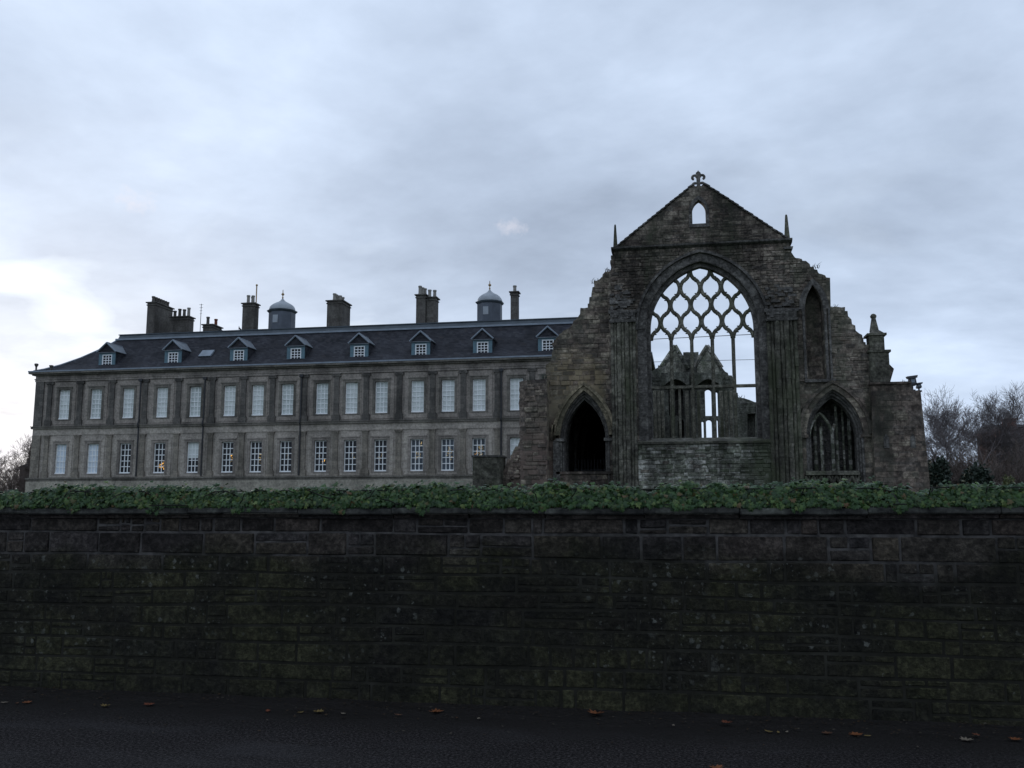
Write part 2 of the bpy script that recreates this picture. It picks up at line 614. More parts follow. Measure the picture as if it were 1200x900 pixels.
def growth(k, p, base, fine, z):
    """algae on the lower courses and lichen spots, shared by the stones and their joints"""
    lvl = k.math('ADD', z, k.math('MULTIPLY', k.math('SUBTRACT', k.noise(p, .9, 5, .6), .5), 1.0))
    f = k.rng(lvl, 1.40, 1.16, 0.0, .86)
    pat = k.noise(p, 1.7, 6, .62)
    algae = k.ramp(pat, [(.36, (.0068, .0069, .0048)), (.47, (.0150, .0152, .0085)), (.56, (.0255, .0260, .0118)), (.66, (.038, .0375, .018))])
    algae = k.mix(1.0, algae, k.ramp(fine, [(.36, .45), (.5, .95), (.64, 2.0)]), 'MULTIPLY')
    base = k.mix(f, base, algae)
    # lichen: small round pale spots, thick in some places and absent in others
    area = k.noise(p, .62, 4, .6)
    dens = k.rng(area, .42, .62)
    band = k.math('MULTIPLY', k.rng(z, .10, .45), k.rng(z, 1.42, 1.22))
    wob = k.n('ShaderNodeVectorMath', {0: k.n('ShaderNodeTexNoise', {'Vector': p, 'Scale': 30.0, 'Detail': 3.0}).outputs[1], 'Scale': .045}, operation='SCALE').outputs[0]
    pw = k.n('ShaderNodeVectorMath', {0: p, 1: wob}, operation='ADD').outputs[0]
    fac = None
    for sc_, lo, hi in ((9.0, .86, .34), (17.0, .74, .46), (32.0, .68, .5)):
        vo = k.n('ShaderNodeTexVoronoi', {'Vector': pw, 'Scale': sc_})
        pick = k.n('ShaderNodeSeparateXYZ', {0: vo.outputs['Color']})
        gate = k.math('GREATER_THAN', pick.outputs[0], k.rng(dens, 0, 1, .99, lo))
        size = k.math('MULTIPLY', pick.outputs[1], hi)
        sp = k.math('MULTIPLY', k.rng(k.math('SUBTRACT', size, vo.outputs['Distance']), -.03, .06), gate)
        fac = sp if fac is None else k.math('MAXIMUM', fac, sp)
    drip = k.noise(k.n('ShaderNodeMapping', {'Vector': p, 'Scale': (1.0, 1.0, .35)}).outputs[0], 11, 5, .7, .3)
    dr = k.math('MULTIPLY', k.rng(drip, .60, .68), k.rng(area, .50, .64))
    fac = k.math('MAXIMUM', fac, k.math('MULTIPLY', dr, .7))
    fac = k.math('MULTIPLY', k.math('MULTIPLY', fac, band), k.rng(fine, .36, .56, .35, 1.0))
    lich = k.mix(k.rng(k.noise(p, 4, 3), .38, .62), (.055, .060, .048), (.17, .175, .155))
    return k.mix(k.math('MULTIPLY', fac, .62), base, lich)


def boundary_stone():
    m, k, bs = material('damp_wall_stone', .85, .2)
    g = k.n('ShaderNodeNewGeometry')
    p = g.outputs['Position']
    rnd = g.outputs['Random Per Island']
    base = k.ramp(rnd, [(0, (.021, .018, .017)), (.2, (.047, .039, .032)), (.4, (.030, .027, .026)), (.6, (.058, .048, .035)), (.8, (.040, .036, .036)), (1, (.050, .039, .031))])
    fine = k.noise(p, 24, 7, .7)
    mid = k.noise(p, 5, 6, .66)
    base = k.mix(1.0, base, k.ramp(fine, [(.36, .5), (.5, .95), (.64, 1.9)]), 'MULTIPLY')
    base = k.mix(1.0, base, k.ramp(mid, [(.36, .55), (.64, 1.5)]), 'MULTIPLY')
    z = k.n('ShaderNodeSeparateXYZ', {0: p}).outputs[2]
    base = growth(k, p, base, fine, z)
    k.set(bs, 'Base Color', base)
    hgt = k.math('ADD', fine, k.math('MULTIPLY', mid, 1.4))
    bump(k, bs, hgt, 1.0, .03)
    return m


M_bwall = boundary_stone()


def boundary_mortar():
    m, k, bs = material('wall_mortar', .95, .1)
    p = pos_of(k)
    z = k.n('ShaderNodeSeparateXYZ', {0: p}).outputs[2]
    n = k.noise(p, 9, 6, .65)
    base = k.mix(k.rng(n, .35, .65), (.035, .033, .032), (.115, .108, .102))
    seam = k.mix(k.rng(k.noise(p, 1.4, 5, .6), .5, .66, 0, .7), (.014, .0138, .0098), (.040, .0395, .031))
    lvl = k.math('ADD', z, k.math('MULTIPLY', k.math('SUBTRACT', k.noise(p, .9, 5, .6), .5), 1.0))
    base = k.mix(k.rng(lvl, 1.38, 1.20, 0, .9), base, seam)
    k.set(bs, 'Base Color', base)
    bump(k, bs, n, .6, .01)
    return m


M_mortar = boundary_mortar()


def coping_stone():
    m, k, bs = material('coping_stone', .85, .25)
    p = pos_of(k)
    n = k.noise(p, 7, 6, .66)
    n2 = k.noise(p, 30, 5, .6)
    base = k.mix(k.rng(n, .38, .62), (.014, .0145, .0135), (.060, .060, .053))
    base = k.mix(k.rng(k.noise(p, 2.2, 5, .7), .52, .64, 0, .7), base, (.12, .125, .105))
    base = k.mix(1.0, base, k.ramp(n2, [(.3, .7), (.7, 1.35)]), 'MULTIPLY')
    k.set(bs, 'Base Color', base)
    bump(k, bs, k.math('ADD', n, n2), .6, .015)
    return m


M_coping = coping_stone()


def asphalt():
    m, k, bs = material('wet_asphalt', .85, .12)
    p = pos_of(k)
    gr = k.n('ShaderNodeTexVoronoi', {'Vector': p, 'Scale': 95.0}).outputs[0]
    n = k.noise(p, 1.1, 6, .65)
    n2 = k.noise(p, 46, 6, .72)
    base = k.mix(n, (.0115, .0100, .0098), (.0235, .0205, .0200))
    base = k.mix(1.0, base, k.ramp(n2, [(.38, .25), (.5, .85), (.62, 3.0)]), 'MULTIPLY')
    pale_patch = k.rng(k.noise(k.n('ShaderNodeMapping', {'Vector': p, 'Scale': (.5, 1.3, 1)}).outputs[0], 1.0, 6, .65), .50, .66, 0, .55)
    base = k.mix(pale_patch, base, k.mix(n2, (.016, .0150, .0155), (.058, .054, .055)))  # paler grey patches mixed into the asphalt colour
    # leaf mould and grit gathered towards the wall
    yy = k.n('ShaderNodeSeparateXYZ', {0: p}).outputs[1]
    yy = k.math('ADD', yy, k.math('MULTIPLY', k.math('SUBTRACT', k.noise(p, 2.2, 6, .7), .5), 1.1))
    dirt = k.mix(n2, (.006, .0055, .005), (.024, .021, .019))
    base = k.mix(k.rng(yy, D_W - 1.1, D_W - .5, 0, .9), base, dirt)
    k.set(bs, 'Base Color', base)
    wet = k.noise(k.n('ShaderNodeMapping', {'Vector': p, 'Scale': (.45, 1.0, 1)}).outputs[0], 1.3, 5, .6)
    k.set(bs, 'Roughness', k.rng(wet, .48, .66, .95, .55))
    bump(k, bs, k.math('ADD', n2, k.math('MULTIPLY', gr, .5)), .5, .008)
    return m


def grass():
    m, k, bs = material('lawn_grass', .9, .15)
    p = pos_of(k)
    k.set(bs, 'Base Color', k.mix(k.noise(p, .4, 6), (.022, .042, .012), (.05, .075, .022)))
    bump(k, bs, k.noise(p, 30, 4), .6, .05)
    return m


def leaf_mat(name, cols, rough=.42, spec=.5):
    m, k, bs = material(name, rough, spec)
    g = k.n('ShaderNodeNewGeometry')
    n = len(cols)
    base = k.ramp(g.outputs['Random Per Island'], [(i / (n - 1), c) for i, c in enumerate(cols)])
    k.set(bs, 'Base Color', base)
    return m


M_ivy = leaf_mat('ivy_leaf', [(0.0083, 0.0218, 0.0069), (0.0165, 0.0415, 0.0120), (0.0289, 0.0669, 0.0171), (0.0124, 0.0325, 0.0103), (0.0464, 0.0949, 0.0223), (0.0186, 0.0470, 0.0155), (0.0351, 0.0759, 0.0206), (0.0103, 0.0271, 0.0086), (0.0671, 0.1175, 0.0274), (0.0227, 0.0542, 0.0155), (0.1032, 0.1355, 0.0343), (0.0144, 0.0380, 0.0120), (0.0310, 0.0704, 0.0188), (0.0877, 0.0497, 0.0188)], .46, .26)
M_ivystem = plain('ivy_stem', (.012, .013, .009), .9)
M_bark = plain('winter_bark', (.085, .075, .072), .9, .1)
M_twig = plain('bare_twig', (.135, .118, .118), .9, .1)
M_twigbrown = plain('brown_twig', (.125, .100, .088), .9, .1)
M_ever = leaf_mat('evergreen_leaf', [(.010, .019, .013), (.017, .028, .018), (.024, .036, .022)], .6, .3)
M_brownleaf = leaf_mat('brown_hedge_leaf', [(.026, .021, .021), (.038, .029, .027), (.034, .032, .026), (.048, .034, .029)], .7, .2)
M_yellow = leaf_mat('variegated_leaf', [(.06, .075, .03), (.13, .14, .06), (.20, .20, .09), (.05, .07, .03)], .5, .3)
M_brick = masonry('dark_red_brick', [(.105, .058, .050), (.14, .076, .062), (.09, .053, .047)], .2, dark=.7)


# ================================================================== SETTING
def sheet(name, x0, x1, y0, y1, z, mat, nx=1, ny=1, wob=None):
    mb = MB()
    vs, fs = [], []
    for j in range(ny + 1):
        for i in range(nx + 1):
            x = x0 + (x1 - x0) * i / nx
            y = y0 + (y1 - y0) * j / ny
            if wob: x, y, zz = wob(x, y, z)
            else: zz = z
            vs.append((x, y, zz))
    for j in range(ny):
        for i in range(nx):
            a = j * (nx + 1) + i
            fs.append((a, a + 1, a + nx + 2, a + nx + 1))
    mb.add(vs, fs)
    o = mb.build(name, mat)
    for p in o.data.polygons:
        if p.normal.z < 0:
            o.data.flip_normals()
            break
    o['kind'] = 'structure'
    return o


sheet('ground', -900, 900, -500, 1500, -.02, grass())
M_road = asphalt()
sheet('road', -200, 200, -8.0, D_W - .12, 0.0, M_road, 1, 1)


def verge_wob(x, y, z):
    t = (y - (D_W - .42)) / .42
    e = .07 * math.sin(x * 1.3) + .05 * math.sin(x * 3.1 + 1) + .03 * math.sin(x * 7.7)
    return x, y + (1 - t) * e, z + .047 * t + (.012 * math.sin(x * 5.1 + 9 * y) * math.sin(y * 17 + x) if 0 < t < 1 else 0)


sheet('verge', -40, 40, D_W - .42, D_W + .10, -.008, M_road, 400, 8, verge_wob)


# ================================================================== WALL BESIDE THE ROAD
def boundary_wall():
    x0, x1 = -34.0, 34.0
    top = 1.60
    root = thing('boundary_wall', 'long dark mossy stone wall with a moulded coping beside the wet road', 'wall', (0, D_W, 0))
    rnd = random.Random(3)
    MB().box(x0, x1, D_W + .004, D_W + .5, 0, top).build('mortar_core', M_mortar, root)
    st = MB()
    z = 0.0
    hs = [.19, .15, .175, .135, .165, .125, .15, .16, .205, .135]
    sm = sum(hs)
    hs = [h * top / sm for h in hs]

    def sway(zz, xx):
        """courses are not quite level"""
        f = math.sin(math.pi * max(0, min(1, zz / top)))
        return f * (.020 * math.sin(xx * .55 + zz * 3) + .010 * math.sin(xx * 1.7 + zz * 9))

    def put(a, b, c, d, flush):
        # rough faced block with uneven outline
        y0 = D_W + (rnd.uniform(-.006, -.0015) if flush else rnd.uniform(-.015, -.003))
        nx = max(2, int((b - a) / .06))
        nz = max(2, int((d - c) / .05))
        jit = [rnd.uniform(-.006, .006) for _ in range(8)]
        vs, fs = [], []
        ex, ez = .010 / (b - a), .010 / (d - c)
        us = [0.0] + [ex + (1 - 2 * ex) * i / nx for i in range(nx + 1)] + [1.0]
        vv_ = [0.0] + [ez + (1 - 2 * ez) * j / nz for j in range(nz + 1)] + [1.0]
        nx, nz = nx + 2, nz + 2
        ru = .003 if flush else .007
        for j in range(nz + 1):
            for i in range(nx + 1):
                u, v = us[i], vv_[j]
                xx = a + (b - a) * u
                zz = c + (d - c) * v
                border = i in (0, nx) or j in (0, nz)
                yy = D_W + .010 if border else y0 + rnd.uniform(-ru, ru * .6)
                if i == 0: xx += jit[0] * v + jit[1] * (1 - v)
                if i == nx: xx += jit[2] * v + jit[3] * (1 - v)
                if j == 0: zz += jit[4] * u + jit[5] * (1 - u)
                if j == nz: zz += jit[6] * u + jit[7] * (1 - u)
                if i in (0, nx) and j in (0, nz):      # knocked corners
                    xx += (.012 if i == 0 else -.012) * (.3 + .7 * abs(jit[i % 3]) / .006)
                vs.append((xx, yy, zz + sway(zz, xx)))
        for j in range(nz):
            for i in range(nx):
                q = j * (nx + 1) + i
                fs.append((q, q + 1, q + nx + 2, q + nx + 1))
        st.add(vs, fs)

    for ci, h in enumerate(hs):
        flush = ci < len(hs) - 2
        x = x0 + rnd.uniform(0, .4)
        while x < x1 - .8:
            r = rnd.random()
            l = rnd.uniform(.30, .78) if r < .5 else (rnd.uniform(.18, .34) if r < .85 else rnd.uniform(.09, .16))
            g = rnd.uniform(.005, .009)
            if rnd.random() < .30 and l < .55:
                hh = h * rnd.uniform(.34, .66)
                put(x + g, x + l - g, z + g, z + hh - g * .7, flush)
                if rnd.random() < .4:
                    l2 = l * rnd.uniform(.35, .65)
                    put(x + g, x + l2 - g * .6, z + hh + g * .7, z + h - g, flush)
                    put(x + l2 + g * .6, x + l - g, z + hh + g * .7, z + h - g, flush)
                else:
                    put(x + g, x + l - g, z + hh + g * .7, z + h - g, flush)
            else:
                put(x + g, x + l - g, z + g * rnd.uniform(.8, 1.2), z + h - g * rnd.uniform(.8, 1.2), flush)
            x += l
        z += h
    st.build('stone_facing', M_bwall, root)
    cp, nk = MB(), MB()
    x = x0
    while x < x1:
        l = rnd.uniform(.62, 1.15)
        dz, dy = rnd.uniform(-.006, .006), rnd.uniform(-.008, .008)
        g = .006
        # neck moulding under the slab, then the slab with a chamfered upper edge
        pf = [(D_W + .55, top - .002), (D_W - .035 + dy, top - .002), (D_W - .042 + dy, top + .028), (D_W + .55, top + .028)]
        nk.prism_x([(y, zz + dz) for y, zz in pf], x + g, x + l - g)
        pf = [(D_W + .60, top + .030), (D_W - .078 + dy, top + .030), (D_W - .090 + dy, top + .042), (D_W - .088 + dy, top + .078), (D_W - .045 + dy, top + .100), (D_W + .60, top + .108)]
        cp.prism_x([(y, zz + dz) for y, zz in pf], x + g * .5, x + l - g * .5)
        x += l
    cp.build('coping', M_coping, root)
    nk.build('neck_moulding', M_bwall, root)


boundary_wall()


def ivy():
    """a thick run of ivy along the top of the wall: five-pointed leaves on a woody core"""
    rnd = random.Random(11)
    root = thing('ivy', 'thick run of glossy green ivy growing along the top of the wall', 'ivy', (0, D_W + .25, 1.7))
    x0, x1 = -15.0, 13.0
    zb = 1.71
    shape = [(0, 0), (.42, -.12), (.62, .16), (.38, .30), (.50, .66), (.20, .60), (0, 1.0), (-.20, .60), (-.50, .66), (-.38, .30), (-.62, .16), (-.42, -.12)]
    lv = MB()
    cen = W(690, 560, D_W + .2)[0]
    nleaf = 33000

    def hgt(x):
        return .145 + .020 * math.sin(x * 2.1) + .014 * math.sin(x * 17.3 + 3 * math.sin(x * 4.1)) + .010 * math.sin(x * 29 + 1) + .018 * math.sin(x * 5.3 + 1) + .012 * math.sin(x * 11.7 + 2) + .045 * math.exp(-((x - cen) / .35) ** 2)
    for i in range(nleaf):
        near = rnd.random() < .86
        x = rnd.uniform(-6.8, 4.4) if near else rnd.uniform(x0, x1)
        h = hgt(x)
        t = rnd.random()
        if t < .55:      # the face towards the road
            a = rnd.random()
            y = D_W - .06 + .10 * a * a + rnd.uniform(-.045, .04)
            z = zb - .004 + (h) * a * rnd.uniform(.75, 1.05)
            nrm = Vector((rnd.gauss(0, .45), -1.0, .35 + rnd.gauss(0, .45)))
        elif t < .9:     # the top
            y = D_W + rnd.uniform(.0, .55)
            z = zb + h * rnd.uniform(.78, 1.1) + (.04 if rnd.random() < .04 else 0)
            nrm = Vector((rnd.gauss(0, .4), -.45 + rnd.gauss(0, .4), 1.0))
        else:
            y = D_W + rnd.uniform(-.03, .5)
            z = zb + rnd.uniform(0, h)
            nrm = Vector((rnd.gauss(0, 1), -1, rnd.gauss(0, 1)))
        if rnd.random() < .016:      # trailing shoots over the edge of the coping
            xs = round(x * 2.3) / 2.3 + .11 * math.sin(round(x * 2.3) * 7.7)
            x = xs + rnd.gauss(0, .035)
            drop = .036 * (1 + math.sin(round(x * 2.3) * 3.3))
            y = D_W - .105 + rnd.uniform(-.01, .012)
            z = zb + .01 - rnd.random() * drop
            nrm = Vector((rnd.gauss(0, .3), -1, .3))
        nrm.normalize()
        s = rnd.choice([.016, .020, .025, .030, .036, .043, .050]) * rnd.uniform(.85, 1.15)
        down = Vector((rnd.gauss(0, .7), -.2, -1.0))
        d = (down - nrm * down.dot(nrm))  # the tip hangs down
        if d.length < .05: continue
        d.normalize()
        sd_ = nrm.cross(d)
        c = Vector((x, y, z))
        fold = rnd.uniform(.05, .3)
        vs = []
        for (u, v) in shape:
            q = c + sd_ * (u * s) + d * (v * s) - nrm * (abs(u) * s * fold) - nrm * (v * v * s * .22)
            vs.append(q)
        n0 = len(vs)
        mid = c + d * (.4 * s) + nrm * 0.0
        vs.append(mid)
        lv.add(vs, [(j, (j + 1) % n0, n0) for j in range(n0)])
    lo = lv.build('leaves', M_ivy, root, smooth=False)
    stems = MB()
    for i in range(240):
        x = rnd.uniform(-7.5, 5.5)
        p = Vector((x, D_W + rnd.uniform(-.02, .45), zb + .0))
        pts = [p]
        d = Vector((rnd.uniform(-1, 1), rnd.uniform(-.4, .2), rnd.uniform(.1, .7))).normalized()
        for j in range(5):
            d = (d + Vector((rnd.gauss(0, .4), rnd.gauss(0, .2), rnd.gauss(0, .3)))).normalized()
            q = pts[-1] + d * .09
            q.z = min(max(q.z, zb), zb + .13)
            pts.append(q)
        stems.tube(pts, .005, 4)
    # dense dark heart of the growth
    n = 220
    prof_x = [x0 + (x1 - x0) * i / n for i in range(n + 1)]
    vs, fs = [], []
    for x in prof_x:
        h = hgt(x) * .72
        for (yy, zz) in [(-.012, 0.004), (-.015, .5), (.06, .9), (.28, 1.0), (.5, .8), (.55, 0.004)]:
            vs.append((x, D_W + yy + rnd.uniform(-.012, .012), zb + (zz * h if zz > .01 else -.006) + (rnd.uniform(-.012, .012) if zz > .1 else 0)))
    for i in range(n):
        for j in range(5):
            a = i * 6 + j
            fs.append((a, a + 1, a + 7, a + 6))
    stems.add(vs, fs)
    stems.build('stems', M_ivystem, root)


ivy()


# ================================================================== PALACE
PX_UP = [68.2, 105.5, 143.2, 182.7, 221.6, 261.8, 294.8, 329.5, 370, 404.5, 439.6, 482, 517.7, 554, 598]
WX = [W(x + 7.3, 470, D_P)[0] for x in PX_UP]
WX += [WX[-1] + 3.15, WX[-1] + 6.3, WX[-1] + 10.05]
Z_CORN, Z_STR, Z_BASE = 16.62, 10.60, 5.13
Z_UT, Z_UB, Z_LT, Z_LB = 14.66, 11.48, 8.82, 5.66
PXL, PXR = -68.75, -3.3
PYB = D_P + 17.0


def palace():
    root = thing('palace', 'long grey classical palace with two rows of white windows, pilasters and slate roof', 'palace', ((PXL + PXR) / 2, D_P + 8, 0))
    ww = 1.33
    # ---- walls
    up_holes = [[(x - ww / 2, Z_UB), (x + ww / 2, Z_UB), (x + ww / 2, Z_UT), (x - ww / 2, Z_UT)] for x in WX]
    lo_holes = [[(x - ww / 2, Z_LB), (x + ww / 2, Z_LB), (x + ww / 2, Z_LT), (x - ww / 2, Z_LT)] for x in WX]
    mb = fill([[(PXL, Z_STR), (PXR, Z_STR), (PXR, Z_CORN - .3), (PXL, Z_CORN - .3)]] + up_holes, D_P, D_P + .45, MB())
    mb.box(PXL, PXL + .4, D_P + .46, PYB, Z_STR, Z_CORN - .3).box(PXR - .4, PXR, D_P + .46, PYB, Z_STR, Z_CORN - .3).box(PXL, PXR, PYB - .4, PYB, Z_STR, Z_CORN - .3)
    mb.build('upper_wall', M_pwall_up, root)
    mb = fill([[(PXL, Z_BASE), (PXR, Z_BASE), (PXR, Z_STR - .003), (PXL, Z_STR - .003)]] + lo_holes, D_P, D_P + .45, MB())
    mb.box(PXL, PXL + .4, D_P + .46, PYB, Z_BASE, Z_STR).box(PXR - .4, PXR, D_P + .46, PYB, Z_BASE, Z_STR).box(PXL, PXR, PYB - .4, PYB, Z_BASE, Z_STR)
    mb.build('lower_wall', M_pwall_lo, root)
    mb = MB()
    mb.box(PXL - .3, PXR + .3, D_P - .28, PYB + .3, 0, Z_BASE - .28)
    mb.build('ground_storey_wall', M_pale, root)
    # dark floor between the rooms
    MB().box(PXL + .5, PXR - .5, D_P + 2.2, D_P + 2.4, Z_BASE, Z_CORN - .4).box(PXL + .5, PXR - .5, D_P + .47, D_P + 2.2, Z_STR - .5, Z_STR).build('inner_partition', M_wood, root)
    # ---- bands
    mb = MB()
    mb.box(PXL - .12, PXR + .12, D_P - .14, D_P - .003, Z_CORN - 1.02, Z_CORN - .80)
    mb.box(PXL - .18, PXR + .18, D_P - .20, D_P - .003, Z_CORN - .797, Z_CORN - .70)
    mb.box(PXL - .10, PXR + .10, D_P - .10, D_P - .003, Z_CORN - .697, Z_CORN - .36)
    mb.build('entablature', M_pwall_up, root)
    mb = MB()
    mb.box(PXL - .35, PXR + .35, D_P - .38, PYB + .35, Z_CORN - .357, Z_CORN - .20)
    mb.box(PXL - .62, PXR + .62, D_P - .64, PYB + .62, Z_CORN - .197, Z_CORN - .02)
    mb.build('cornice', M_band, root)
    MB().box(PXL - .66, PXR + .66, D_P - .68, PYB + .66, Z_CORN - .016, Z_CORN + .13).build('gutter', M_lead, root)
    mb = MB()
    mb.box(PXL - .2, PXR + .2, D_P - .22, D_P - .003, Z_STR - .13, Z_STR + .09)
    mb.box(PXL - .26, PXR + .26, D_P - .29, D_P - .003, Z_STR + .092, Z_STR + .16)
    mb.build('string_course', M_band, root)
    MB().box(PXL - .05, PXR + .05, D_P - .06, D_P - .003, Z_STR - .80, Z_STR - .133).build('frieze', M_panel_lo, root)
    mb = MB()
    mb.box(PXL - .25, PXR + .25, D_P - .28, D_P - .003, Z_BASE - .277, Z_BASE - .05)
    mb.box(PXL - .34, PXR + .34, D_P - .38, D_P - .003, Z_BASE - .047, Z_BASE + .10)
    mb.build('base_course', M_band, root)
    # ---- pilasters stand halfway between neighbouring windows
    mids = [(a + b) / 2 for a, b in zip(WX, WX[1:])]
    mids = [WX[0] - 1.75] + mids + [WX[-1] + 1.8]
    for i, x in enumerate(mids):
        wide = 1.0
        hw = .27
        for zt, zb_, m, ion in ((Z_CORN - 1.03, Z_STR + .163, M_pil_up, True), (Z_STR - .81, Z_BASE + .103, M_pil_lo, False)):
            p = MB()
            p.box(x - hw, x + hw, D_P - .15, D_P - .003, zb_ + .74, zt - .30)
            p.box(x - hw - .05, x + hw + .05, D_P - .20, D_P - .003, zb_ + .60, zb_ + .737)
            p.box(x - hw - .13, x + hw + .13, D_P - .22, D_P - .003, zb_ + .003, zb_ + .597)
            if ion:
                p.box(x - hw - .08, x + hw + .08, D_P - .21, D_P - .003, zt - .297, zt - .12)
                p.tube([(x - hw - .07, D_P - .24, zt - .22), (x - hw - .07, D_P - .02, zt - .22)], .12, 10)
                p.tube([(x + hw + .07, D_P - .24, zt - .22), (x + hw + .07, D_P - .02, zt - .22)], .12, 10)
                p.box(x - hw - .14, x + hw + .14, D_P - .25, D_P - .003, zt - .117, zt - .003)
            else:
                p.box(x - hw - .05, x + hw + .05, D_P - .19, D_P - .003, zt - .297, zt - .14)
                p.box(x - hw - .12, x + hw + .12, D_P - .24, D_P - .003, zt - .137, zt - .003)
            p.build('pilaster', m, root)
    # extra clasping pier at the corner
    MB().box(PXL, PXL + 1.0, D_P - .17, D_P - .003, Z_STR + .165, Z_CORN - 1.025).build('corner_pier', M_pil_up, root)
    MB().box(PXL, PXL + 1.0, D_P - .17, D_P - .003, Z_BASE + .105, Z_STR - .805).build('corner_pier', M_pil_lo, root)
    # ---- panels and windows
    rnd = random.Random(5)
    for row in (0, 1):
        zt, zb_ = ((Z_UT, Z_UB), (Z_LT, Z_LB))[row]
        for i, x in enumerate(WX):
            a, b = mids[i] + .55, mids[i + 1] - .55
            pt = zt + (.83 if row == 0 else .62)
            pb = zb_ - (.55 if row == 0 else .34)
            pn = fill([[(a, pb), (b, pb), (b, pt), (a, pt)], [(x - ww / 2 - .27, zb_ - .12), (x + ww / 2 + .27, zb_ - .12), (x + ww / 2 + .27, zt + .30), (x - ww / 2 - .27, zt + .30)]],
                      D_P - .055, D_P - .003, MB())
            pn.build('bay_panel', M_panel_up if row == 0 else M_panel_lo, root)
            # window > architrave, sash_bars, pane, blind
            fr = MB()
            y = D_P + .16
            t = .09
            fr.box(x - ww / 2 + .005, x - ww / 2 + t, y, y + .10, zb_ + .13, zt - .005)
            fr.box(x + ww / 2 - t, x + ww / 2 - .005, y, y + .10, zb_ + .13, zt - .005)
            fr.box(x - ww / 2 + t + .002, x + ww / 2 - t - .002, y, y + .10, zt - t, zt - .005)
            fr.box(x - ww / 2 + .005, x + ww / 2 - .005, y - .10, y + .10, zb_ + .004, zb_ + .128)
            w_o = fr.build('window', M_white, root)
            ar = MB()
            o1 = ww / 2 + .004
            o2 = ww / 2 + .265
            ar.box(x - o2, x - o1, D_P - .09, D_P - .004, zb_ - .11, zt + .24)
            ar.box(x + o1, x + o2, D_P - .09, D_P - .004, zb_ - .11, zt + .24)
            ar.box(x - o1 + .002, x + o1 - .002, D_P - .09, D_P - .004, zt + .004, zt + .24)
            ar.box(x - o2 - .06, x + o2 + .06, D_P - .14, D_P - .004, zt + .243, zt + .34)
            ar.box(x - o1 + .002, x + o1 - .002, D_P - .10, D_P - .004, zb_ - .11, zb_ - .004)
            ar.build('architrave', M_band if row == 0 else M_pwall_up, w_o)
            sb = MB()
            th = .040
            for q in (1, 2):
                xx = x - ww / 2 + t + (ww - 2 * t) * q / 3
                sb.box(xx - th, xx + th, y + .03, y + .07, zb_ + .131, zt - t - .001)
            nr = 6 if row == 0 else 5
            for q in range(1, nr):
                zz = zb_ + .13 + (zt - t - zb_ - .13) * q / nr
                mid = (q == nr // 2)
                h = .035 if mid else th
                sb.box(x - ww / 2 + t + .001, x + ww / 2 - t - .001, y + .028 - (.02 if mid else 0), y + .072, zz - h, zz + h)
            sb.build('sash_bars', M_white, w_o)
            gm = M_glassgrey if (row == 1 and i in (11, 12, 13)) else M_glass
            blind = 0.0
            if row == 0: blind = 1.0
            elif i in (0, 1, 14, 15): blind = 1.0
            elif i == 4: blind = .56
            x0_, x1_ = x - ww / 2 + .01, x + ww / 2 - .01
            if blind < 1:
                MB().box(x0_, x1_, y + .075, y + .095, zb_ + .06, zt - .03 if blind == 0 else zb_ + .13 + (zt - zb_) * (1 - blind)).build('pane', gm, w_o)
            if blind > 0:
                bz = zb_ + .06 if blind == 1 else zb_ + .135 + (zt - zb_) * (1 - blind)
                MB().box(x0_, x1_, y + .076, y + .094, bz, zt - .03).build('blind', M_blue_blind if (row == 1 and i < 2) else (M_blind_dim if (row == 0 and i in (1, 4, 7, 8, 10)) else M_blind), w_o)
            # lamps and fairy lights seen inside some lower rooms
            if row == 1:
                lights = {3: [(.22, .9, .11, 0), (.30, 1.15, .10, 0), (.05, .72, .10, 0), (.34, .62, .10, 0), (.2, .70, .13, 0)],
                          5: [(.33, 1.55, .12, 0), (.28, 1.2, .06, 1)], 6: [(.38, 1.75, .10, 1), (.30, 1.45, .08, 1), (.36, 1.15, .09, 1)],
                          7: [(.2, 1.6, .07, 1)], 8: [(.25, 1.0, .13, 0), (-.2, 1.5, .06, 1)], 9: [(.2, 1.8, .08, 1), (.3, 1.4, .07, 1)],
                          10: [(.1, 1.7, .09, 1), (-.2, 1.3, .06, 1)], 11: [(.38, 2.75, .11, 1), (.0, 1.75, .09, 1), (.2, 1.6, .08, 1), (-.1, 1.3, .09, 1)],
                          12: [(.1, 2.1, .09, 1), (.3, 1.9, .08, 1), (.0, 1.7, .08, 1), (.25, 1.5, .09, 1), (.35, 1.3, .08, 1), (.15, 2.3, .06, 1)],
                          13: [(-.3, 1.75, .12, 0), (.0, 1.9, .08, 1), (.25, 2.2, .10, 1), (.1, 1.6, .08, 1), (.3, 1.5, .09, 1), (-.05, 2.2, .08, 1)]}.get(i, [])
                for kind_, mm in ((0, M_lamp), (1, M_fairy)):
                    lm = MB()
                    for (dx, dz, r, kd) in lights:
                        if kd == kind_:
                            for q in range(7):
                                a_ = rnd.uniform(-.13, .13)
                                b_ = rnd.uniform(-.22, .22)
                                rr = r * rnd.uniform(.2, .4)
                                lm.lathe(x + dx + a_, y + .066, [(rr * .4, zb_ + dz + b_ - rr), (rr * .9, zb_ + dz + b_ - rr * .4), (rr, zb_ + dz + b_), (rr * .8, zb_ + dz + b_ + rr * .5), (rr * .3, zb_ + dz + b_ + rr)], 8)
                    if lm.v:
                        # keep the lamps behind the bars, just in front of the room
                        lm.v = [(a_, y + .071 + (b_ - (y + .066)) * .02, c_) for a_, b_, c_ in lm.v]
                        lm.build('light_cluster', mm, w_o)  # clusters of glowing beads; room lamps and fairy lights share this name
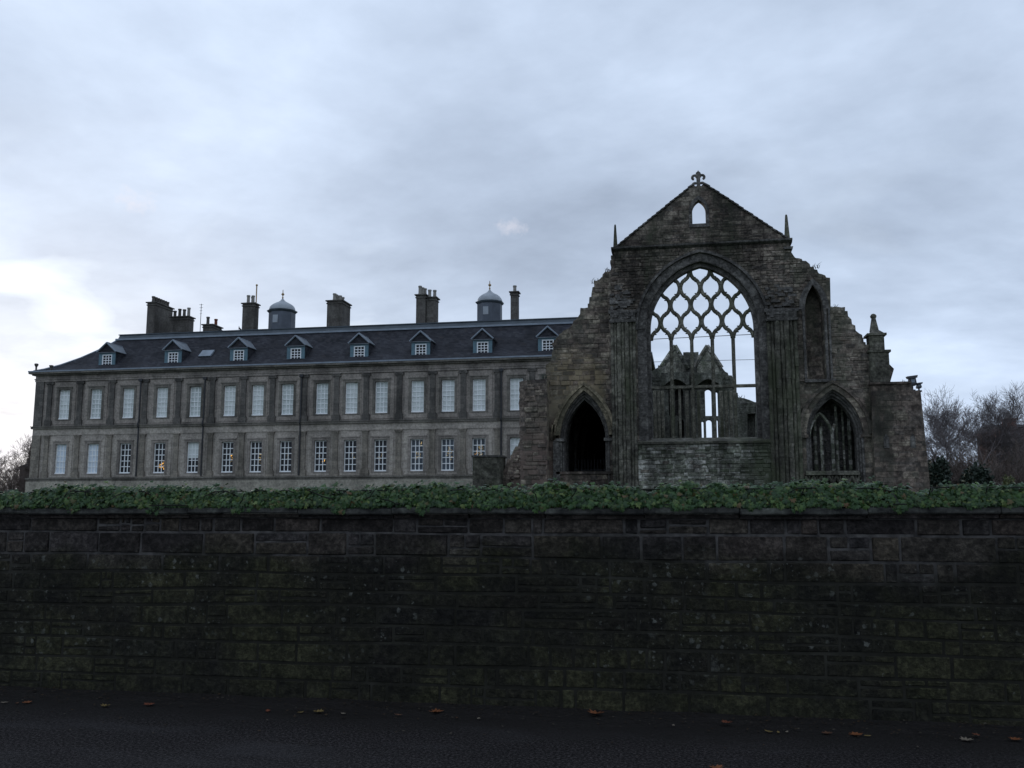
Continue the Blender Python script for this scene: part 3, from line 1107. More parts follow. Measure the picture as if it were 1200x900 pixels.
    # ---- drainpipes
    for px in (164, 239.5, 353, 588):
        x = W(px, 500, D_P)[0]
        d = MB()
        d.tube([(x, D_P - .26, Z_BASE + .2), (x, D_P - .26, Z_STR - .2), (x, D_P - .42, Z_STR), (x, D_P - .42, Z_STR + .3), (x, D_P - .27, Z_STR + .6), (x, D_P - .27, Z_CORN - 1.3)], .085, 8)
        d.box(x - .2, x + .2, D_P - .42, D_P - .16, Z_CORN - 1.3, Z_CORN - 1.03)
        d.build('drainpipe', M_iron, root)
    # ---- roof: slopes with a bell-cast foot, long hips at both ends
    prof = [(0, 0), (.6, .28), (1.5, .85), (2.6, 1.75), (3.6, 2.75), (4.3, 3.55), (4.7, 4.05)]
    ex0, ex1, ey0, ey1 = PXL - .3, PXR + .3, D_P - .30, PYB + .3
    ze = Z_CORN + .134
    rf = MB()
    vs, fs = [], []
    for (ins, z) in prof:
        sx = 1.42
        vs += [(ex0 + ins * sx, ey0 + ins, ze + z), (ex1 - ins * sx, ey0 + ins, ze + z), (ex1 - ins * sx, ey1 - ins, ze + z), (ex0 + ins * sx, ey1 - ins, ze + z)]
    for i in range(len(prof) - 1):
        for j in range(4):
            fs.append((i * 4 + j, i * 4 + (j + 1) % 4, i * 4 + 4 + (j + 1) % 4, i * 4 + 4 + j))
    fs.append((3, 2, 1, 0))
    n_ = (len(prof) - 1) * 4
    fs.append((n_, n_ + 1, n_ + 2, n_ + 3))
    rf.add(vs, fs)
    roof = rf.build('roof', M_slate, root)
    ins, zt = prof[-1]
    rx0, rx1, ry0, ry1 = ex0 + ins * 1.42, ex1 - ins * 1.42, ey0 + ins, ey1 - ins
    zr = ze + zt
    MB().box(rx0 - .15, rx1 + .15, ry0 - .16, ry1 + .16, zr - .02, zr + .17).build('lead_roll', M_lead, roof)
    mb = MB().box(rx0 + .05, rx1 - .05, ry0 + .05, ry1 - .05, zr + .172, zr + .62, .03, .25)
    mb.box(rx0 - .02, rx1 + .02, ry0 + .2, ry1 - .2, zr + .622, zr + .72)
    mb.build('flat_top', M_leaddark, roof)
    # lead on the hips
    hp = MB()
    for sgn in (0, 1):
        pts = [((ex0 + i_ * 1.42) if sgn == 0 else (ex1 - i_ * 1.42), ey0 + i_, ze + z_ + .03) for i_, z_ in prof]
        hp.tube(pts, .09, 6)
    hp.build('hip_lead', M_lead, roof)

    def slope_y(z):
        for (a, za), (b, zb2) in zip(prof, prof[1:]):
            if za <= z - ze <= zb2:
                return ey0 + a + (b - a) * (z - ze - za) / (zb2 - za)
        return ey0 + prof[-1][0]
    # ---- dormers
    for pxc in (125.8, 203, 279.8, 346.6, 420.9, 493, 565.5, 642):
        yd = D_P + .95
        x, _ = W(pxc, 412, yd)
        zb_, zt_ = ze + .42, ze + 2.05
        hw = .98
        yb = D_P + 4.0
        d = MB()
        d.box(x - hw, x - .60, yd, yb, zb_, zt_).box(x + .60, x + hw, yd, yb, zb_, zt_).box(x - .598, x + .598, yd, yb, zt_ - .22, zt_)
        d.box(x - .598, x + .598, yd, yb, zb_, zb_ + .10)
        dm = d.build('dormer', M_teal, root)
        # slate cheeks
        MB().box(x - hw - .03, x - hw - .003, yd + .1, yb, zb_ - .3, zt_).box(x + hw + .003, x + hw + .03, yd + .1, yb, zb_ - .3, zt_).build('dormer_cheek', M_slate, dm)
        wd = MB()
        w0, w1, z0, z1 = x - .59, x + .59, zb_ + .105, zt_ - .225
        yy = yd + .03
        wd.box(w0, w0 + .10, yy, yy + .1, z0, z1).box(w1 - .10, w1, yy, yy + .1, z0, z1)
        wd.box(w0 + .102, w1 - .102, yy, yy + .1, z0, z0 + .10).box(w0 + .102, w1 - .102, yy, yy + .1, z1 - .10, z1)
        for q in (1, 2):
            xx = w0 + .1 + (w1 - w0 - .2) * q / 3
            wd.box(xx - .03, xx + .03, yy + .02, yy + .08, z0 + .101, z1 - .101)
        for q in (1, 2, 3):
            zz = z0 + .1 + (z1 - z0 - .2) * q / 4
            wd.box(w0 + .101, w1 - .101, yy + .018, yy + .082, zz - .03, zz + .03)
        wd.build('dormer_window', M_white, dm)
        MB().box(w0 + .05, w1 - .05, yy + .085, yy + .098, z0 + .05, z1 - .05).build('dormer_pane', M_glass, dm)
        rr = MB()
        e = hw + .09
        pk = zt_ + .98
        yo = yd - .18
        # two roof slopes with thickness; pediment set back between them
        for sgn in (-1, 1):
            rr.prism([(x + sgn * e, zt_ + .0), (x, pk), (x, pk + .12), (x + sgn * (e + .10), zt_ + .06)], yo, yb + 1.6)
        rr.box(x - e, x + e, yo, yd - .003, zt_ - .06, zt_ - .002)
        rr.build('dormer_roof', M_leadmid, dm)
        MB().prism([(x - e + .05, zt_ + .002), (x + e - .05, zt_ + .002), (x, pk - .03)], yd - .06, yd + .2).build('pediment', M_slate, dm)
        eg = MB()
        for sgn in (-1, 1):
            eg.tube([(x + sgn * (e + .07), yo - .02, zt_ + .03), (x, yo - .02, pk + .07)], .085, 6)
        eg.tube([(x, yo, pk + .12), (x, yb + 1.2, pk + .12)], .05, 6)
        eg.build('lead_edging', M_lead, dm)
        MB().box(x - hw - .28, x + hw + .28, yd - .22, yd - .01, zb_ - .10, zb_ - .005).build('dormer_apron', M_lead, dm)
    # ---- skylight
    zs0, zs1 = ze + 1.35, ze + 2.15
    x0_, x1_ = W(234, 415, D_P + 2)[0], W(248, 415, D_P + 2)[0]
    y0_, y1_ = slope_y(zs0), slope_y(zs1)
    sk = MB().add([(x0_, y0_ - .12, zs0 + .1), (x1_, y0_ - .12, zs0 + .1), (x1_, y1_ - .12, zs1 + .1), (x0_, y1_ - .12, zs1 + .1),
                   (x0_, y0_ + .3, zs0 - .1), (x1_, y0_ + .3, zs0 - .1), (x1_, y1_ + .3, zs1 - .1), (x0_, y1_ + .3, zs1 - .1)],
                  [(0, 1, 2, 3), (0, 4, 5, 1), (1, 5, 6, 2), (2, 6, 7, 3), (3, 7, 4, 0)])
    sk.build('skylight', M_lead, roof)
    # ---- chimneys: (left px, right px of its front, cap px row, front depth, length back, pots)
    zbase = zr + .2

    def chimney(px0, px1, py, D, L, pots, lab=None, potmat=M_pot, poth=.9):
        xa, z = W(px0, py, D)
        xb, _ = W(px1, py, D)
        c = MB()
        c.box(xa, xb, D, D + L, zbase, z - .42)
        c.box(xa - .08, xb + .08, D - .08, D + L + .08, z - .417, z - .30)
        c.box(xa - .01, xb + .01, D - .01, D + L + .01, z - .297, z - .12)
        c.box(xa - .16, xb + .16, D - .16, D + L + .16, z - .117, z)
        ch = c.build('chimney', M_chim, root, label=lab)
        for (fx, fy, hh, mt) in pots:
            x = xa + (xb - xa) * fx
            y = D + L * fy
            r = .19
            MB().lathe(x, y, [(r * 1.15, z + .002), (r * 1.1, z + .12), (r * .95, z + .15), (r * .9, z + hh - .18), (r * 1.12, z + hh - .15), (r * 1.1, z + hh), (r * .7, z + hh), (r * .7, z + hh - .1)], 10).build('chimney_pot', mt, ch)
    P, RD = M_pot, M_potred
    CP = M_chim
    chimney(173, 183, 354, 95.5, 3.6, [(.5, f, .72, CP) for f in (.08, .22, .36, .50, .64, .78, .92)], 'tallest chimney with a long row of squat dark pots')
    chimney(199.5, 221, 371, 97.0, 1.2, [(.1, .5, .8, CP), (.42, .3, .95, CP), (.58, .6, .95, CP), (.85, .5, 1.1, P)])
    chimney(238, 249, 380, 97.5, 2.2, [(.3, .2, .95, CP), (.75, .6, .85, RD)], 'small low chimney with a red pot')
    chimney(284.5, 298, 355, 96.5, 1.2, [(.35, .3, .95, P), (.68, .5, .95, P), (.5, .85, .9, P)])
    chimney(383.5, 401, 352, 95.5, 2.6, [(.45, f, .78, P) for f in (.06, .24, .42, .6, .78)] + [(.75, .2, .6, P), (.75, .5, .6, P)])
    chimney(487.8, 498.5, 345, 95.0, 1.5, [(.35, .15, .98, P), (.5, .45, .9, P), (.65, .75, .9, P)])
    chimney(500.0, 510.5, 348, 95.3, 1.2, [(.2, .4, .9, P), (.7, .6, .9, P)])
    chimney(598.3, 606.5, 341.5, 95.0, .9, [(.5, .5, .72, P)], 'slim square chimney with one pot')
    # ---- cupolas
    for (pl, pr, pyc, pyd, pyf) in ((310.8, 337.6, 363.5, 346.5, 336), (557.2, 584.4, 353.5, 335.8, 325.5)):
        D = 96.5
        xa, zc = W(pl, pyc, D)
        xb, _ = W(pr, pyc, D)
        zd = W((pl + pr) / 2, pyd, D)[1]
        zf = W((pl + pr) / 2, pyf, D)[1]
        x = (xa + xb) / 2
        r = (xb - xa) / 2 / math.cos(math.pi / 8)
        cu = MB().lathe(x, D + r, [(r, zbase), (r, zc - .1)], 8).build('cupola', M_cupola, root)
        MB().lathe(x, D + r, [(r * 1.02, zc - .097), (r * 1.13, zc + .05), (r * 1.15, zc + .16), (r * 1.02, zc + .2)], 8).build('cupola_cornice', M_leaddark, cu)
        h = zd - zc - .2
        MB().lathe(x, D + r, [(r * 1.0, zc + .202), (r * .985, zc + .2 + h * .13), (r * .93, zc + .2 + h * .27), (r * .83, zc + .2 + h * .40), (r * .68, zc + .2 + h * .52), (r * .50, zc + .2 + h * .62), (r * .34, zc + .2 + h * .70), (r * .21, zc + .2 + h * .79), (r * .12, zc + .2 + h * .89), (r * .05, zc + .2 + h)], 16).build('dome', M_domelead, cu)
        MB().lathe(x, D + r, [(.06, zd - .05), (.10, zd + .12), (.05, zd + .22), (.05, zd + .34), (.17, zd + .46), (.17, zd + .56), (.05, zd + .68), (.035, zf)], 8).build('finial', M_gold, cu)
        wx = x - r * .12
        rf_ = D + r - r * math.cos(math.pi / 8)
        MB().box(wx - .30, wx + .30, rf_ - .05, rf_ - .005, zc - 1.45, zc - .55).build('cupola_window', M_domelead, cu)
    # ---- little roof furniture
    for px, w in ((98 + 78, 10), (213, 8), (264, 14), (405, 12), (457, 12), (612, 11)):
        D = 94.5
        x, _ = W(px, 385, D)
        hw = w * .042
        lz = zr + .72
        MB().box(x - hw, x + hw, D, D + 1.4, lz, lz + .22).box(x - hw * .8, x + hw * .8, D + .1, D + 1.3, lz + .222, lz + .42, hw * .4, .3).build('rooflight', M_leaddark, root)
    x, zt_ = W(236, 356, 96)
    an = MB().tube([(x, 96, zbase), (x, 96, zt_)], .035, 5)
    for q in range(4):
        an.tube([(x - .25 + .04 * q, 96, zt_ - .1 - .35 * q), (x + .25 - .04 * q, 96, zt_ - .1 - .35 * q)], .018, 4)
    an.build('aerial', M_iron, root)
    x, zt_ = W(300.0, 335, 97.9)
    MB().tube([(x, 98.1, zbase), (x, 98.1, zt_)], .07, 6).lathe(x, 98.1, [(.05, zt_), (.13, zt_ + .08), (.12, zt_ + .2), (.02, zt_ + .26)], 8).build('flagpole', M_gold, root)
    x, _ = W(280, 385, 96)
    MB().tube([(x, 96, zbase), (x, 96, zr + 1.9)], .03, 5).tube([(x, 96, zr + 1.7), (x + .3, 96, zr + 1.4)], .09, 6).tube([(x - .5, 96, zr + 1.25), (x + .4, 96, zr + 1.35)], .025, 5).build('aerial', M_iron, root)
    # vents standing on the corner of the cornice
    for px, h, r in ((44.5, .85, .16), (62, .62, .17)):
        x, _ = W(px, 434, D_P)
        z0 = Z_CORN + .132
        MB().lathe(x, D_P - .3, [(r * .8, z0), (r * .62, z0 + .1), (r * .6, z0 + h * .55), (r * 1.3, z0 + h * .8), (r * 1.35, z0 + h * .95), (r * .9, z0 + h)], 10).build('cornice_urn', M_chim, root)


palace()


# ================================================================== ABBEY RUIN
def abbey():
    rnd = random.Random(21)
    D = D_A
    wx, _ = W(820, 560, D)
    root = thing('abbey_ruin', 'roofless dark gothic abbey ruin with a tall gable and great traceried window', 'ruin', (wx, D, 0))
    # ---------------- openings
    xl, zs = W(762.5, 388, D + .8)
    xr, _ = W(883.2, 388, D + .8)
    xc, za = W(819.3, 314, D + .8)
    xc = (xl + xr) / 2
    a_in = (xr - xl) / 2
    za_in = za
    zsill = W(819, 513, D)[1]
    # outer edge of the broad arch band
    xo, _ = W(746.5, 380, D)
    a_out = xc - xo
    z_out = W(819, 295, D)[1]
    zs_out = zs
    big_out = arch(xc, a_out, zs_out, z_out - zs_out, zsill - .35, 20)
    # gable light
    gx0, gz0 = W(812.2, 262, D)
    gx1, gz1 = W(826, 236, D)
    gz1 += .14
    gsm = arch((gx0 + gx1) / 2, (gx1 - gx0) / 2 + .03, gz0 + (gz1 - gz0) * .55, (gz1 - gz0) * .45, gz0, 8)
    # blind lancet to the right
    lx0, lz0 = W(944.5, 445, D)
    lx1, lz1 = W(962.5, 334, D)
    lx0 = W(944.8, 390, D)[0]
    lanc = arch((lx0 + lx1) / 2, (lx1 - lx0) / 2, W(953, 362, D)[1], lz1 - W(953, 362, D)[1], lz0, 8)
    # left doorway (outer order) and right window (outer order)
    dxc, dza = W(684.5, 457, D)
    dxl = W(655.5, 516, D)[0]
    dxr = W(714.5, 516, D)[0]
    dxc = (dxl + dxr) / 2
    dzs = W(684, 516, D)[1]
    dzb = W(684, 553, D)[1]
    door_o = arch(dxc, (dxr - dxl) / 2, dzs, dza - dzs, 0.3, 12)
    rxl, rxr = W(944.5, 505, D)[0], W(1012, 505, D)[0]
    rzs = W(975, 510, D)[1]
    rza = W(970.5, 456, D)[1]
    rzb = W(975, 553, D)[1]
    rxc = (rxl + rxr) / 2
    right_o = arch(rxc, (rxr - rxl) / 2, rzs, rza - rzs, 0.3, 12)

    # ---------------- central gable wall
    left_rag = WP([(719, 299), (715.7, 301), (715.3, 317), (713, 319.5), (712.5, 330), (713, 368)], D)
    right_rag = WP([(926, 289), (927, 295), (931, 301), (944.4, 305.6), (949, 309.4), (957.7, 316), (958.6, 319), (967, 322.6), (972.8, 325.5)], D)
    lb = W(716, 560, D)[0]
    rb = W(975.5, 560, D)[0]
    gl, gr = W(720, 290, D), W(924.5, 281, D)
    xn, zn = W(939.5, 500, D)[0], W(945, 446.5, D)[1]
    body = [(lb, 0.0)] + [(lb + .02, W(716, 372, D)[1])] + ragged(left_rag[::-1], .3, .05, rnd) + [(W(720, 296, D)[0], gl[1] - .22)] + [(gr[0], gl[1] - .22)] + ragged(right_rag, .3, .05, rnd) + [(W(973.5, 360, D)[0], W(973, 360, D)[1]), (rb, zn), (xn, zn), (xn, 0.0)]
    holes = [big_out, lanc]
    mb = MB()
    fill([body, big_out, lanc], D, D + 1.5, mb)
    mb.box(lx0 - .05, lx1 + .05, D + .75, D + 1.45, lz0 - .1, lz1 + .2)
    zcap = W(730, 372, D)[1]
    scatter_stones(mb, body, holes, D, .11, .24,   .16, .5, .06, (lb, rb, zcap + .2, gl[1] - .25), .02, .12, rnd, .015)
    scatter_stones(mb, body, [big_out], D, .2, .34, .3, .6, .03, (lb, W(750, 500, D)[0], 1.9, zcap + .2), .02, .1, rnd, .015)
    scatter_stones(mb, body, holes, D, .24, .38, .4, .9, .03, (W(936, 440, D)[0], rb - .05, W(940, 446, D)[1], zcap + .2), .02, .1, rnd, .015)
    gw = mb.build('gable_wall', M_abbey, root)

    # ---------------- gable triangle, stepped rakes
    ap = W(819, 216.5, D)
    zg0 = gl[1] - .02
    lft = [(gl[0] + .12, zg0)]
    n = 17
    tri_l, tri_r = [], []
    for i in range(n + 1):
        t = i / n
        tri_l.append((gl[0] + .14 + (ap[0] - .28 - gl[0] - .14) * t, zg0 + (ap[1] - zg0) * t))
        tri_r.append((gr[0] - .14 + (ap[0] + .28 - gr[0] + .14) * t, zg0 + (ap[1] - zg0) * t))
    st_l = []
    for (x0, z0), (x1, z1) in zip(tri_l, tri_l[1:]):
        st_l += [(x0 - .03, z0 + .06), (x1 - .05, z1 - .03)]
    st_r = []
    for (x0, z0), (x1, z1) in zip(tri_r, tri_r[1:]):
        st_r += [(x0 + .03, z0 + .06), (x1 + .05, z1 - .03)]
    gout = [(gl[0] + .1, zg0)] + st_l + st_r[::-1] + [(gr[0] - .1, zg0)]
    mb = MB()
    fill([gout, gsm], D + .12, D + .62, mb)
    inner = [(gl[0] + .9, zg0 + .1), (ap[0], ap[1] - .5), (gr[0] - .9, zg0 + .1)]
    fr_h = arch((gx0 + gx1) / 2, (gx1 - gx0) / 2 + .22, gz0 + (gz1 - gz0) * .52, (gz1 - gz0) * .48 + .25, gz0 - .2, 8)
    scatter_stones(mb, inner, [fr_h], D + .12, .11, .17, .35, .9, .03, (gl[0], gr[0], zg0 + .1, ap[1]), .015, .1, rnd, .012)
    mb.build('gable', M_abbey, root)
    # thin weathered slabs lying along the rakes
    for (seq, sg) in ((tri_l, -1), (tri_r, 1)):
        mb = MB()
        for (x0, z0), (x1, z1) in zip(seq, seq[1:]):
            d = rnd.uniform(.0, .035)
            mb.prism([(x0 + sg * .10, z0 + .02 + d), (x0 + sg * .09, z0 + .11 + d), (x1 + sg * .0, z1 + .12 + d), (x1 + sg * .0, z1 + .03 + d)], D + .02, D + .7)
        mb.build('rake_coping', M_jamb, root)
    fr = MB()
    fill([fr_h + [], gsm], D + .05, D + .117, fr)
    fr.build('gable_light_surround', M_jamb, root)
    # string course
    sx0, sx1 = W(716.3, 289, D)[0], W(928, 279, D)[0]
    zs0 = gl[1] - .24
    mb = MB()
    mb.prism_x([(D - .04, zs0), (D - .24, zs0 + .10), (D - .26, zs0 + .20), (D + .1, zs0 + .26), (D + 1.4, zs0 + .26), (D + 1.4, zs0)], sx0, sx1)
    mb.build('string_course', M_jamb, root)
    # broken stump of a second moulding at the right
    bx, bz = W(925, 291, D)
    MB().box(bx - .3, bx + .16, D - .2, D + .8, bz - .08, bz + .06, -.03, 0).build('moulding_stump', M_jamb, root)
    # obelisks
    for pl, pr, pt, pb in ((718.6, 722.9, 261, 287), (920.4, 925.8, 249, 275.5)):
        x0, z0 = W(pl, pb, D)
        x1, _ = W(pr, pb, D)
        _, z1 = W((pl + pr) / 2, pt, D)
        hw = max((x1 - x0) / 2 * 1.2, .13)
        xm = (x0 + x1) / 2
        MB().box(xm - hw, xm + hw, D + .2, D + .2 + 2 * hw, z0 - .25, z1 - .12, hw * .58, hw * .58).lathe(xm, D + .2 + hw, [(hw * .45, z1 - .12), (hw * .4, z1 - .04), (.02, z1)], 8).build('obelisk', M_dressed, root)
    # finial cross with curled arms
    cx, cz = W(818.8, 217, D)
    _, ct = W(818.8, 196, D)
    H = ct - cz
    y = D + .55
    m_ = MB()
    hw = .105
    m_.box(cx - hw * 1.5, cx + hw * 1.5, y - .16, y + .16, cz - .12, cz + .12, .05, .03)
    m_.prism([(cx - hw, cz + .1), (cx + hw, cz + .1), (cx + hw * 1.05, cz + H * .58), (cx + hw * 1.5, cz + H * .78), (cx + hw * 1.1, cz + H * .88), (cx + hw * .35, cz + H * .93), (cx, cz + H), (cx - hw * .35, cz + H * .93), (cx - hw * 1.1, cz + H * .88), (cx - hw * 1.5, cz + H * .78), (cx - hw * 1.05, cz + H * .58)], y - .1, y + .1)
    for sg in (-1, 1):
        pts = []
        for i in range(10):
            t = math.pi * (.95 - 1.35 * i / 9)
            pts.append((cx + sg * (.215 + .125 * math.cos(t)), y, cz + H * .62 + .13 * math.sin(t)))
        m_.tube(pts, [.075, .075, .075, .08, .08, .08, .08, .08, .075, .06], 8)
        pts = []
        for i in range(10):
            t = math.pi * (1.5 - 1.3 * i / 9)
            pts.append((cx + sg * (.2 + .115 * math.cos(math.pi - t)), y, cz + H * .20 + .11 * math.sin(t) * 1.0))
        m_.tube(pts, [.085] * 9 + [.06], 8)
    m_.build('finial_cross', M_jamb, root)

    # ---------------- great window: broad arch band in two orders, then tracery
    band = MB()
    o1 = big_out[1:-1]
    a_m = a_in + (a_out - a_in) * .30
    z_m = za_in + (z_out - za_in) * .30
    mid = arch(xc, a_m, zs, z_m - zs, zsill - .35, 20)
    inn = arch(xc, a_in, zs, za_in - zs, zsill - .35, 20)
    hood = arch(xc, a_out + .10, zs, z_out - zs + .12, zs - .05, 20)
    hb = MB()
    fill([hood + arch(xc, a_out - .04, zs, z_out - zs - .04, zs - .05, 20)[::-1]], D - .10, D + .3, hb)
    hb.build('hood_mould', M_jamb, root)
    fill([big_out + mid[::-1]], D + .12, D + 1.45, band)
    fill([mid + inn[::-1]], D + .48, D + 1.0, band)
    # voussoirs of the broad band
    def ringpts(a, h, n_):
        pts = arch(xc, a, zs, h, zs, 40)[1:-1]
        return pts
    A = ringpts(a_out - .06, z_out - zs - .06, 40)
    B = ringpts(a_m + .04, z_m - zs + .04, 40)
    step = 4
    for i in range(0, len(A) - step, step):
        q = [A[i + j] for j in range(step + 1)] + [B[i + j] for j in range(step, -1, -1)]
        mxx = sum(p[0] for p in q) / len(q)
        mzz = sum(p[1] for p in q) / len(q)
        q = [(mxx + (x - mxx) * .975, mzz + (z - mzz) * .975) for x, z in q]
        band.prism(q, D + .12 - rnd.uniform(.01, .045), D + .2)
    band.build('window_arch', M_jamb, root)
    # jamb stones between pier and light are part of the arch polygons; sill
    sl = MB()
    x0, z0 = W(744.5, 520.5, D)
    x1, _ = W(907.5, 520.5, D)
    x2 = xc - a_in - .1
    x3 = xc + a_in + .1
    _, z1 = W(819, 512.5, D + .5)
    sl.add([(x0, D - .18, z0 - .02), (x1, D - .18, z0 - .02), (x1, D - .20, z0 + .10), (x0, D - .20, z0 + .10), (x2, D + .75, z1), (x3, D + .75, z1),
            (x0, D + 1.2, z0 - .02), (x1, D + 1.2, z0 - .02), (x2, D + 1.2, z1), (x3, D + 1.2, z1)],
           [(0, 1, 2, 3), (3, 2, 5, 4), (4, 5, 9, 8), (8, 9, 7, 6), (0, 6, 7, 1), (0, 3, 4, 8, 6), (1, 7, 9, 5, 2)])
    sl.build('window_sill', M_dressed, root)
    # rubble under the sill
    il, ir = W(748, 540, D)[0], W(905, 540, D)[0]
    rb_o = [(il, 0.0), (ir, 0.0), (ir, z0 - .03), (il, z0 - .03)]
    rbm = MB().box(il, ir, D - .045, D + 1.1, 0, z0 - .03)
    scatter_stones(rbm, rb_o, [], D - .05, .14, .27, .2, .62, .07, (il, ir, 1.9, z0 - .04), .03, .07, rnd, .02)
    rbm.build('rubble_infill', M_rubble, root)

    # tracery
    Dt = D + .78
    cell = (2 * a_in) / 5.0
    h_in = za_in - zs
    lim = arch(xc, a_in + .16, zs, h_in + .16, zsill - .5, 24)
    z_r2 = W(820, 377, Dt)[1]
    z_r3 = W(820, 357.3, Dt)[1]
    z_r4 = W(820, 337.2, Dt)[1]
    pitch = (z_r4 - z_r2) / 2
    z_r1 = z_r2 - pitch
    bw = .108
    tr = MB()
    cusp = MB()

    def gfun(z):
        """-1 .. 1 : which neighbour the wavy bar has swung to at this height"""
        t = (z - z_r1) / pitch
        v = math.cos(math.pi * t)
        return math.copysign(abs(v) ** .62, v)
    x_first = xc - a_in
    for kbar in range(0, 11):
        for _ in (0,):
            # rest positions every half cell; bar swings towards a mullion line on even rows
            xm = x_first + cell * (.5 * kbar)
        # two wavy bars leave every mullion; model them as one bar on each quarter line
    zmax = za_in + .2
    for q in range(0, 10):
        base = x_first + cell * (.25 + .5 * q)
        # at row one the bar lies on the nearest mullion line (x_first + n*cell)
        n_near = round((base - x_first) / cell)
        sgn = 1 if (x_first + n_near * cell) > base else -1
        run = []
        z = z_r1 - .02

        def flush():
            if len(run) > 1:
                tr.tube([(a, Dt, b) for a, b in run], bw, 8)
        while z < zmax:
            x = base + sgn * cell * .25 * gfun(z) * (1 - .11)
            if inside((x, z), lim):
                run.append((x, z))
            else:
                flush()
                run.clear()
            z += .055
        flush()
        # cusps: small spurs half way along each swing
        for rrow in range(0, 6):
            for fz in (.36, .64):
                zc_ = z_r1 + pitch * (rrow + fz)
                x = base + sgn * cell * .25 * gfun(zc_) * .89
                slope = gfun(zc_ + .02) - gfun(zc_ - .02)
                if not inside((x, zc_), arch(xc, a_in - .08, zs, h_in - .08, zsill, 20)):
                    continue
                side = -1 if (gfun(zc_) * sgn) > 0 else 1
                for sd2 in ((-1, 1)):
                    dx = sd2
                    # spurs point into the cell on the concave side
                    ok = (sd2 == side)
                    if ok:
                        up = 1 if fz > .5 else -1
                        tip = (x + dx * .20, Dt, zc_ + (.03 if (rrow + (fz > .5)) % 2 else -.03))
                        tr.tube([(x, Dt, zc_), tip], [.07, .03], 5)
    tr.build('tracery', M_dressed, root, smooth=True)
    for i in range(1, 5):
        x = x_first + cell * i
        MB().prism([(x - .10, zsill - .3), (x + .10, zsill - .3), (x + .10, z_r1 + .15), (x - .10, z_r1 + .15)], Dt - .07, Dt + .07).box(x - .05, x + .05, Dt - .16, Dt - .072, zsill - .3, z_r1 + .1).build('mullion', M_dressed, root)
    zt0 = W(820, 454.2, Dt)[1]
    MB().box(xc - a_in - .05, xc + a_in + .05, Dt - .14, Dt + .12, zt0 - .04, zt0 + .12).build('transom', M_dressed, root)

    # ---------------- clustered piers either side of the window
    for (pa, pb, pytop) in ((717, 746.5, 366), (901, 937.5, 364)):
        ztop = W((pa + pb) / 2, pytop, D)[1]
        zca = W((pa + pb) / 2, pytop + 13, D)[1]
        xa, xb = W(pa, 470, D)[0], W(pb, 470, D)[0]
        p = MB()
        nsh = 7
        wds = [1, .7, 1.25, .8, 1.3, .75, 1.0]
        tot = sum(wds) + .10 * (nsh - 1)
        u = (xb - xa) / tot
        x = xa
        for i, w_ in enumerate(wds):
            r = u * w_ / 2
            cxx = x + r
            off = .10 + .16 * math.sin(math.pi * (i + .5) / nsh)
            zj = 0.0
            while zj < zca:
                z2 = min(zca, zj + rnd.uniform(.3, .75))
                jx, jy, jr = rnd.uniform(-.012, .012), rnd.uniform(-.02, .03), r * rnd.uniform(1.0, 1.14)
                if rnd.random() < .08: jr *= .78
                p.tube([(cxx + jx, D - off + jy, zj), (cxx + jx, D - off + jy, z2)], jr, 10)
                zj = z2
            x += w_ * u + .10 * u
        p.box(xa + .03, xb - .03, D - .14, D - .002, 0, zca)
        pier = p.build('clustered_pier', M_dressed, root, smooth=False)
        c = MB()
        c.box(xa - .02, xb + .02, D - .38, D - .003, zca, zca + .16, -.05, -.03)
        c.box(xa + .05, xb - .05, D - .34, D - .003, zca + .163, ztop - .12, -.06, -.04)
        c.box(xa - .08, xb + .08, D - .40, D - .003, ztop - .117, ztop + .06, -.02, .04)
        for q in range(22):
            xx = rnd.uniform(xa - .05, xb - .25)
            zz = rnd.uniform(zca + .02, ztop - .15)
            c.box(xx, xx + rnd.uniform(.1, .35), D - rnd.uniform(.3, .44), D - .004 - q * .0007, zz, zz + rnd.uniform(.08, .22), .03, .03)
        # broken springers above
        for q in range(26):
            xx = rnd.uniform(xa - .1, xb - .4)
            zz = ztop + .06 + rnd.uniform(0, 1.5)
            c.box(xx, xx + rnd.uniform(.18, .5), D - rnd.uniform(.06, .26) * (1 - (zz - ztop) / 2.2), D - .004 - q * .0005, zz, zz + rnd.uniform(.10, .24), .03, .03)
        c.build('pier_capital', M_jamb, pier)

    # ---------------- south aisle wall to the left, with the doorway
    top_l = [(639.6, 441), (639.8, 429.5), (646, 423), (647, 415.6), (649, 402), (655, 393.4), (663, 387), (670, 382), (677, 373), (680, 368.5), (680.5, 361.4), (689, 361), (690.7, 353), (693.4, 344.5), (697, 336.5), (696, 330), (700, 329.5), (706, 325), (708, 320.7), (713, 319)]
    tl = ragged(WP(top_l, D + .25), .28, .06, rnd)
    alx = W(638.5, 560, D)[0]
    zz_end = tl[-1][1]
    ais = [(alx, 0.0)] + [(alx, tl[0][1] - .01)] + tl + [(lb + .3, zz_end), (lb + .3, 0.0)]
    mb = MB()
    fill([ais, door_o], D + .10, D + 1.35, mb)
    scatter_stones(mb, ais, [arch(dxc, (dxr - dxl) / 2 + .5, dzs, dza - dzs + .5, 0.3, 12)], D + .10, .22, .36, .35, .95, .05, (alx, lb, 1.9, tl[-1][1]), .02, .06, rnd, .02)
    mb.build('south_aisle_wall', M_aisle, root)
    # stub buttress standing forward
    bl = W(608.6, 500, D - .9)[0]
    br_ = W(641, 500, D - .9)[0]
    zt_ = W(612, 447.5, D - .9)[1]
    zt2 = W(640, 443, D - .9)[1]
    bo = [(bl + .05, 0.0)] + ragged([(bl + .05, 1.0), (bl, zt_ - 1.0), (bl + .06, zt_ - .95), (bl - .02, zt_ - .9), (bl, zt_), (br_, zt2)], .35, .05, rnd) + [(br_, 0.0)]
    mb = MB()
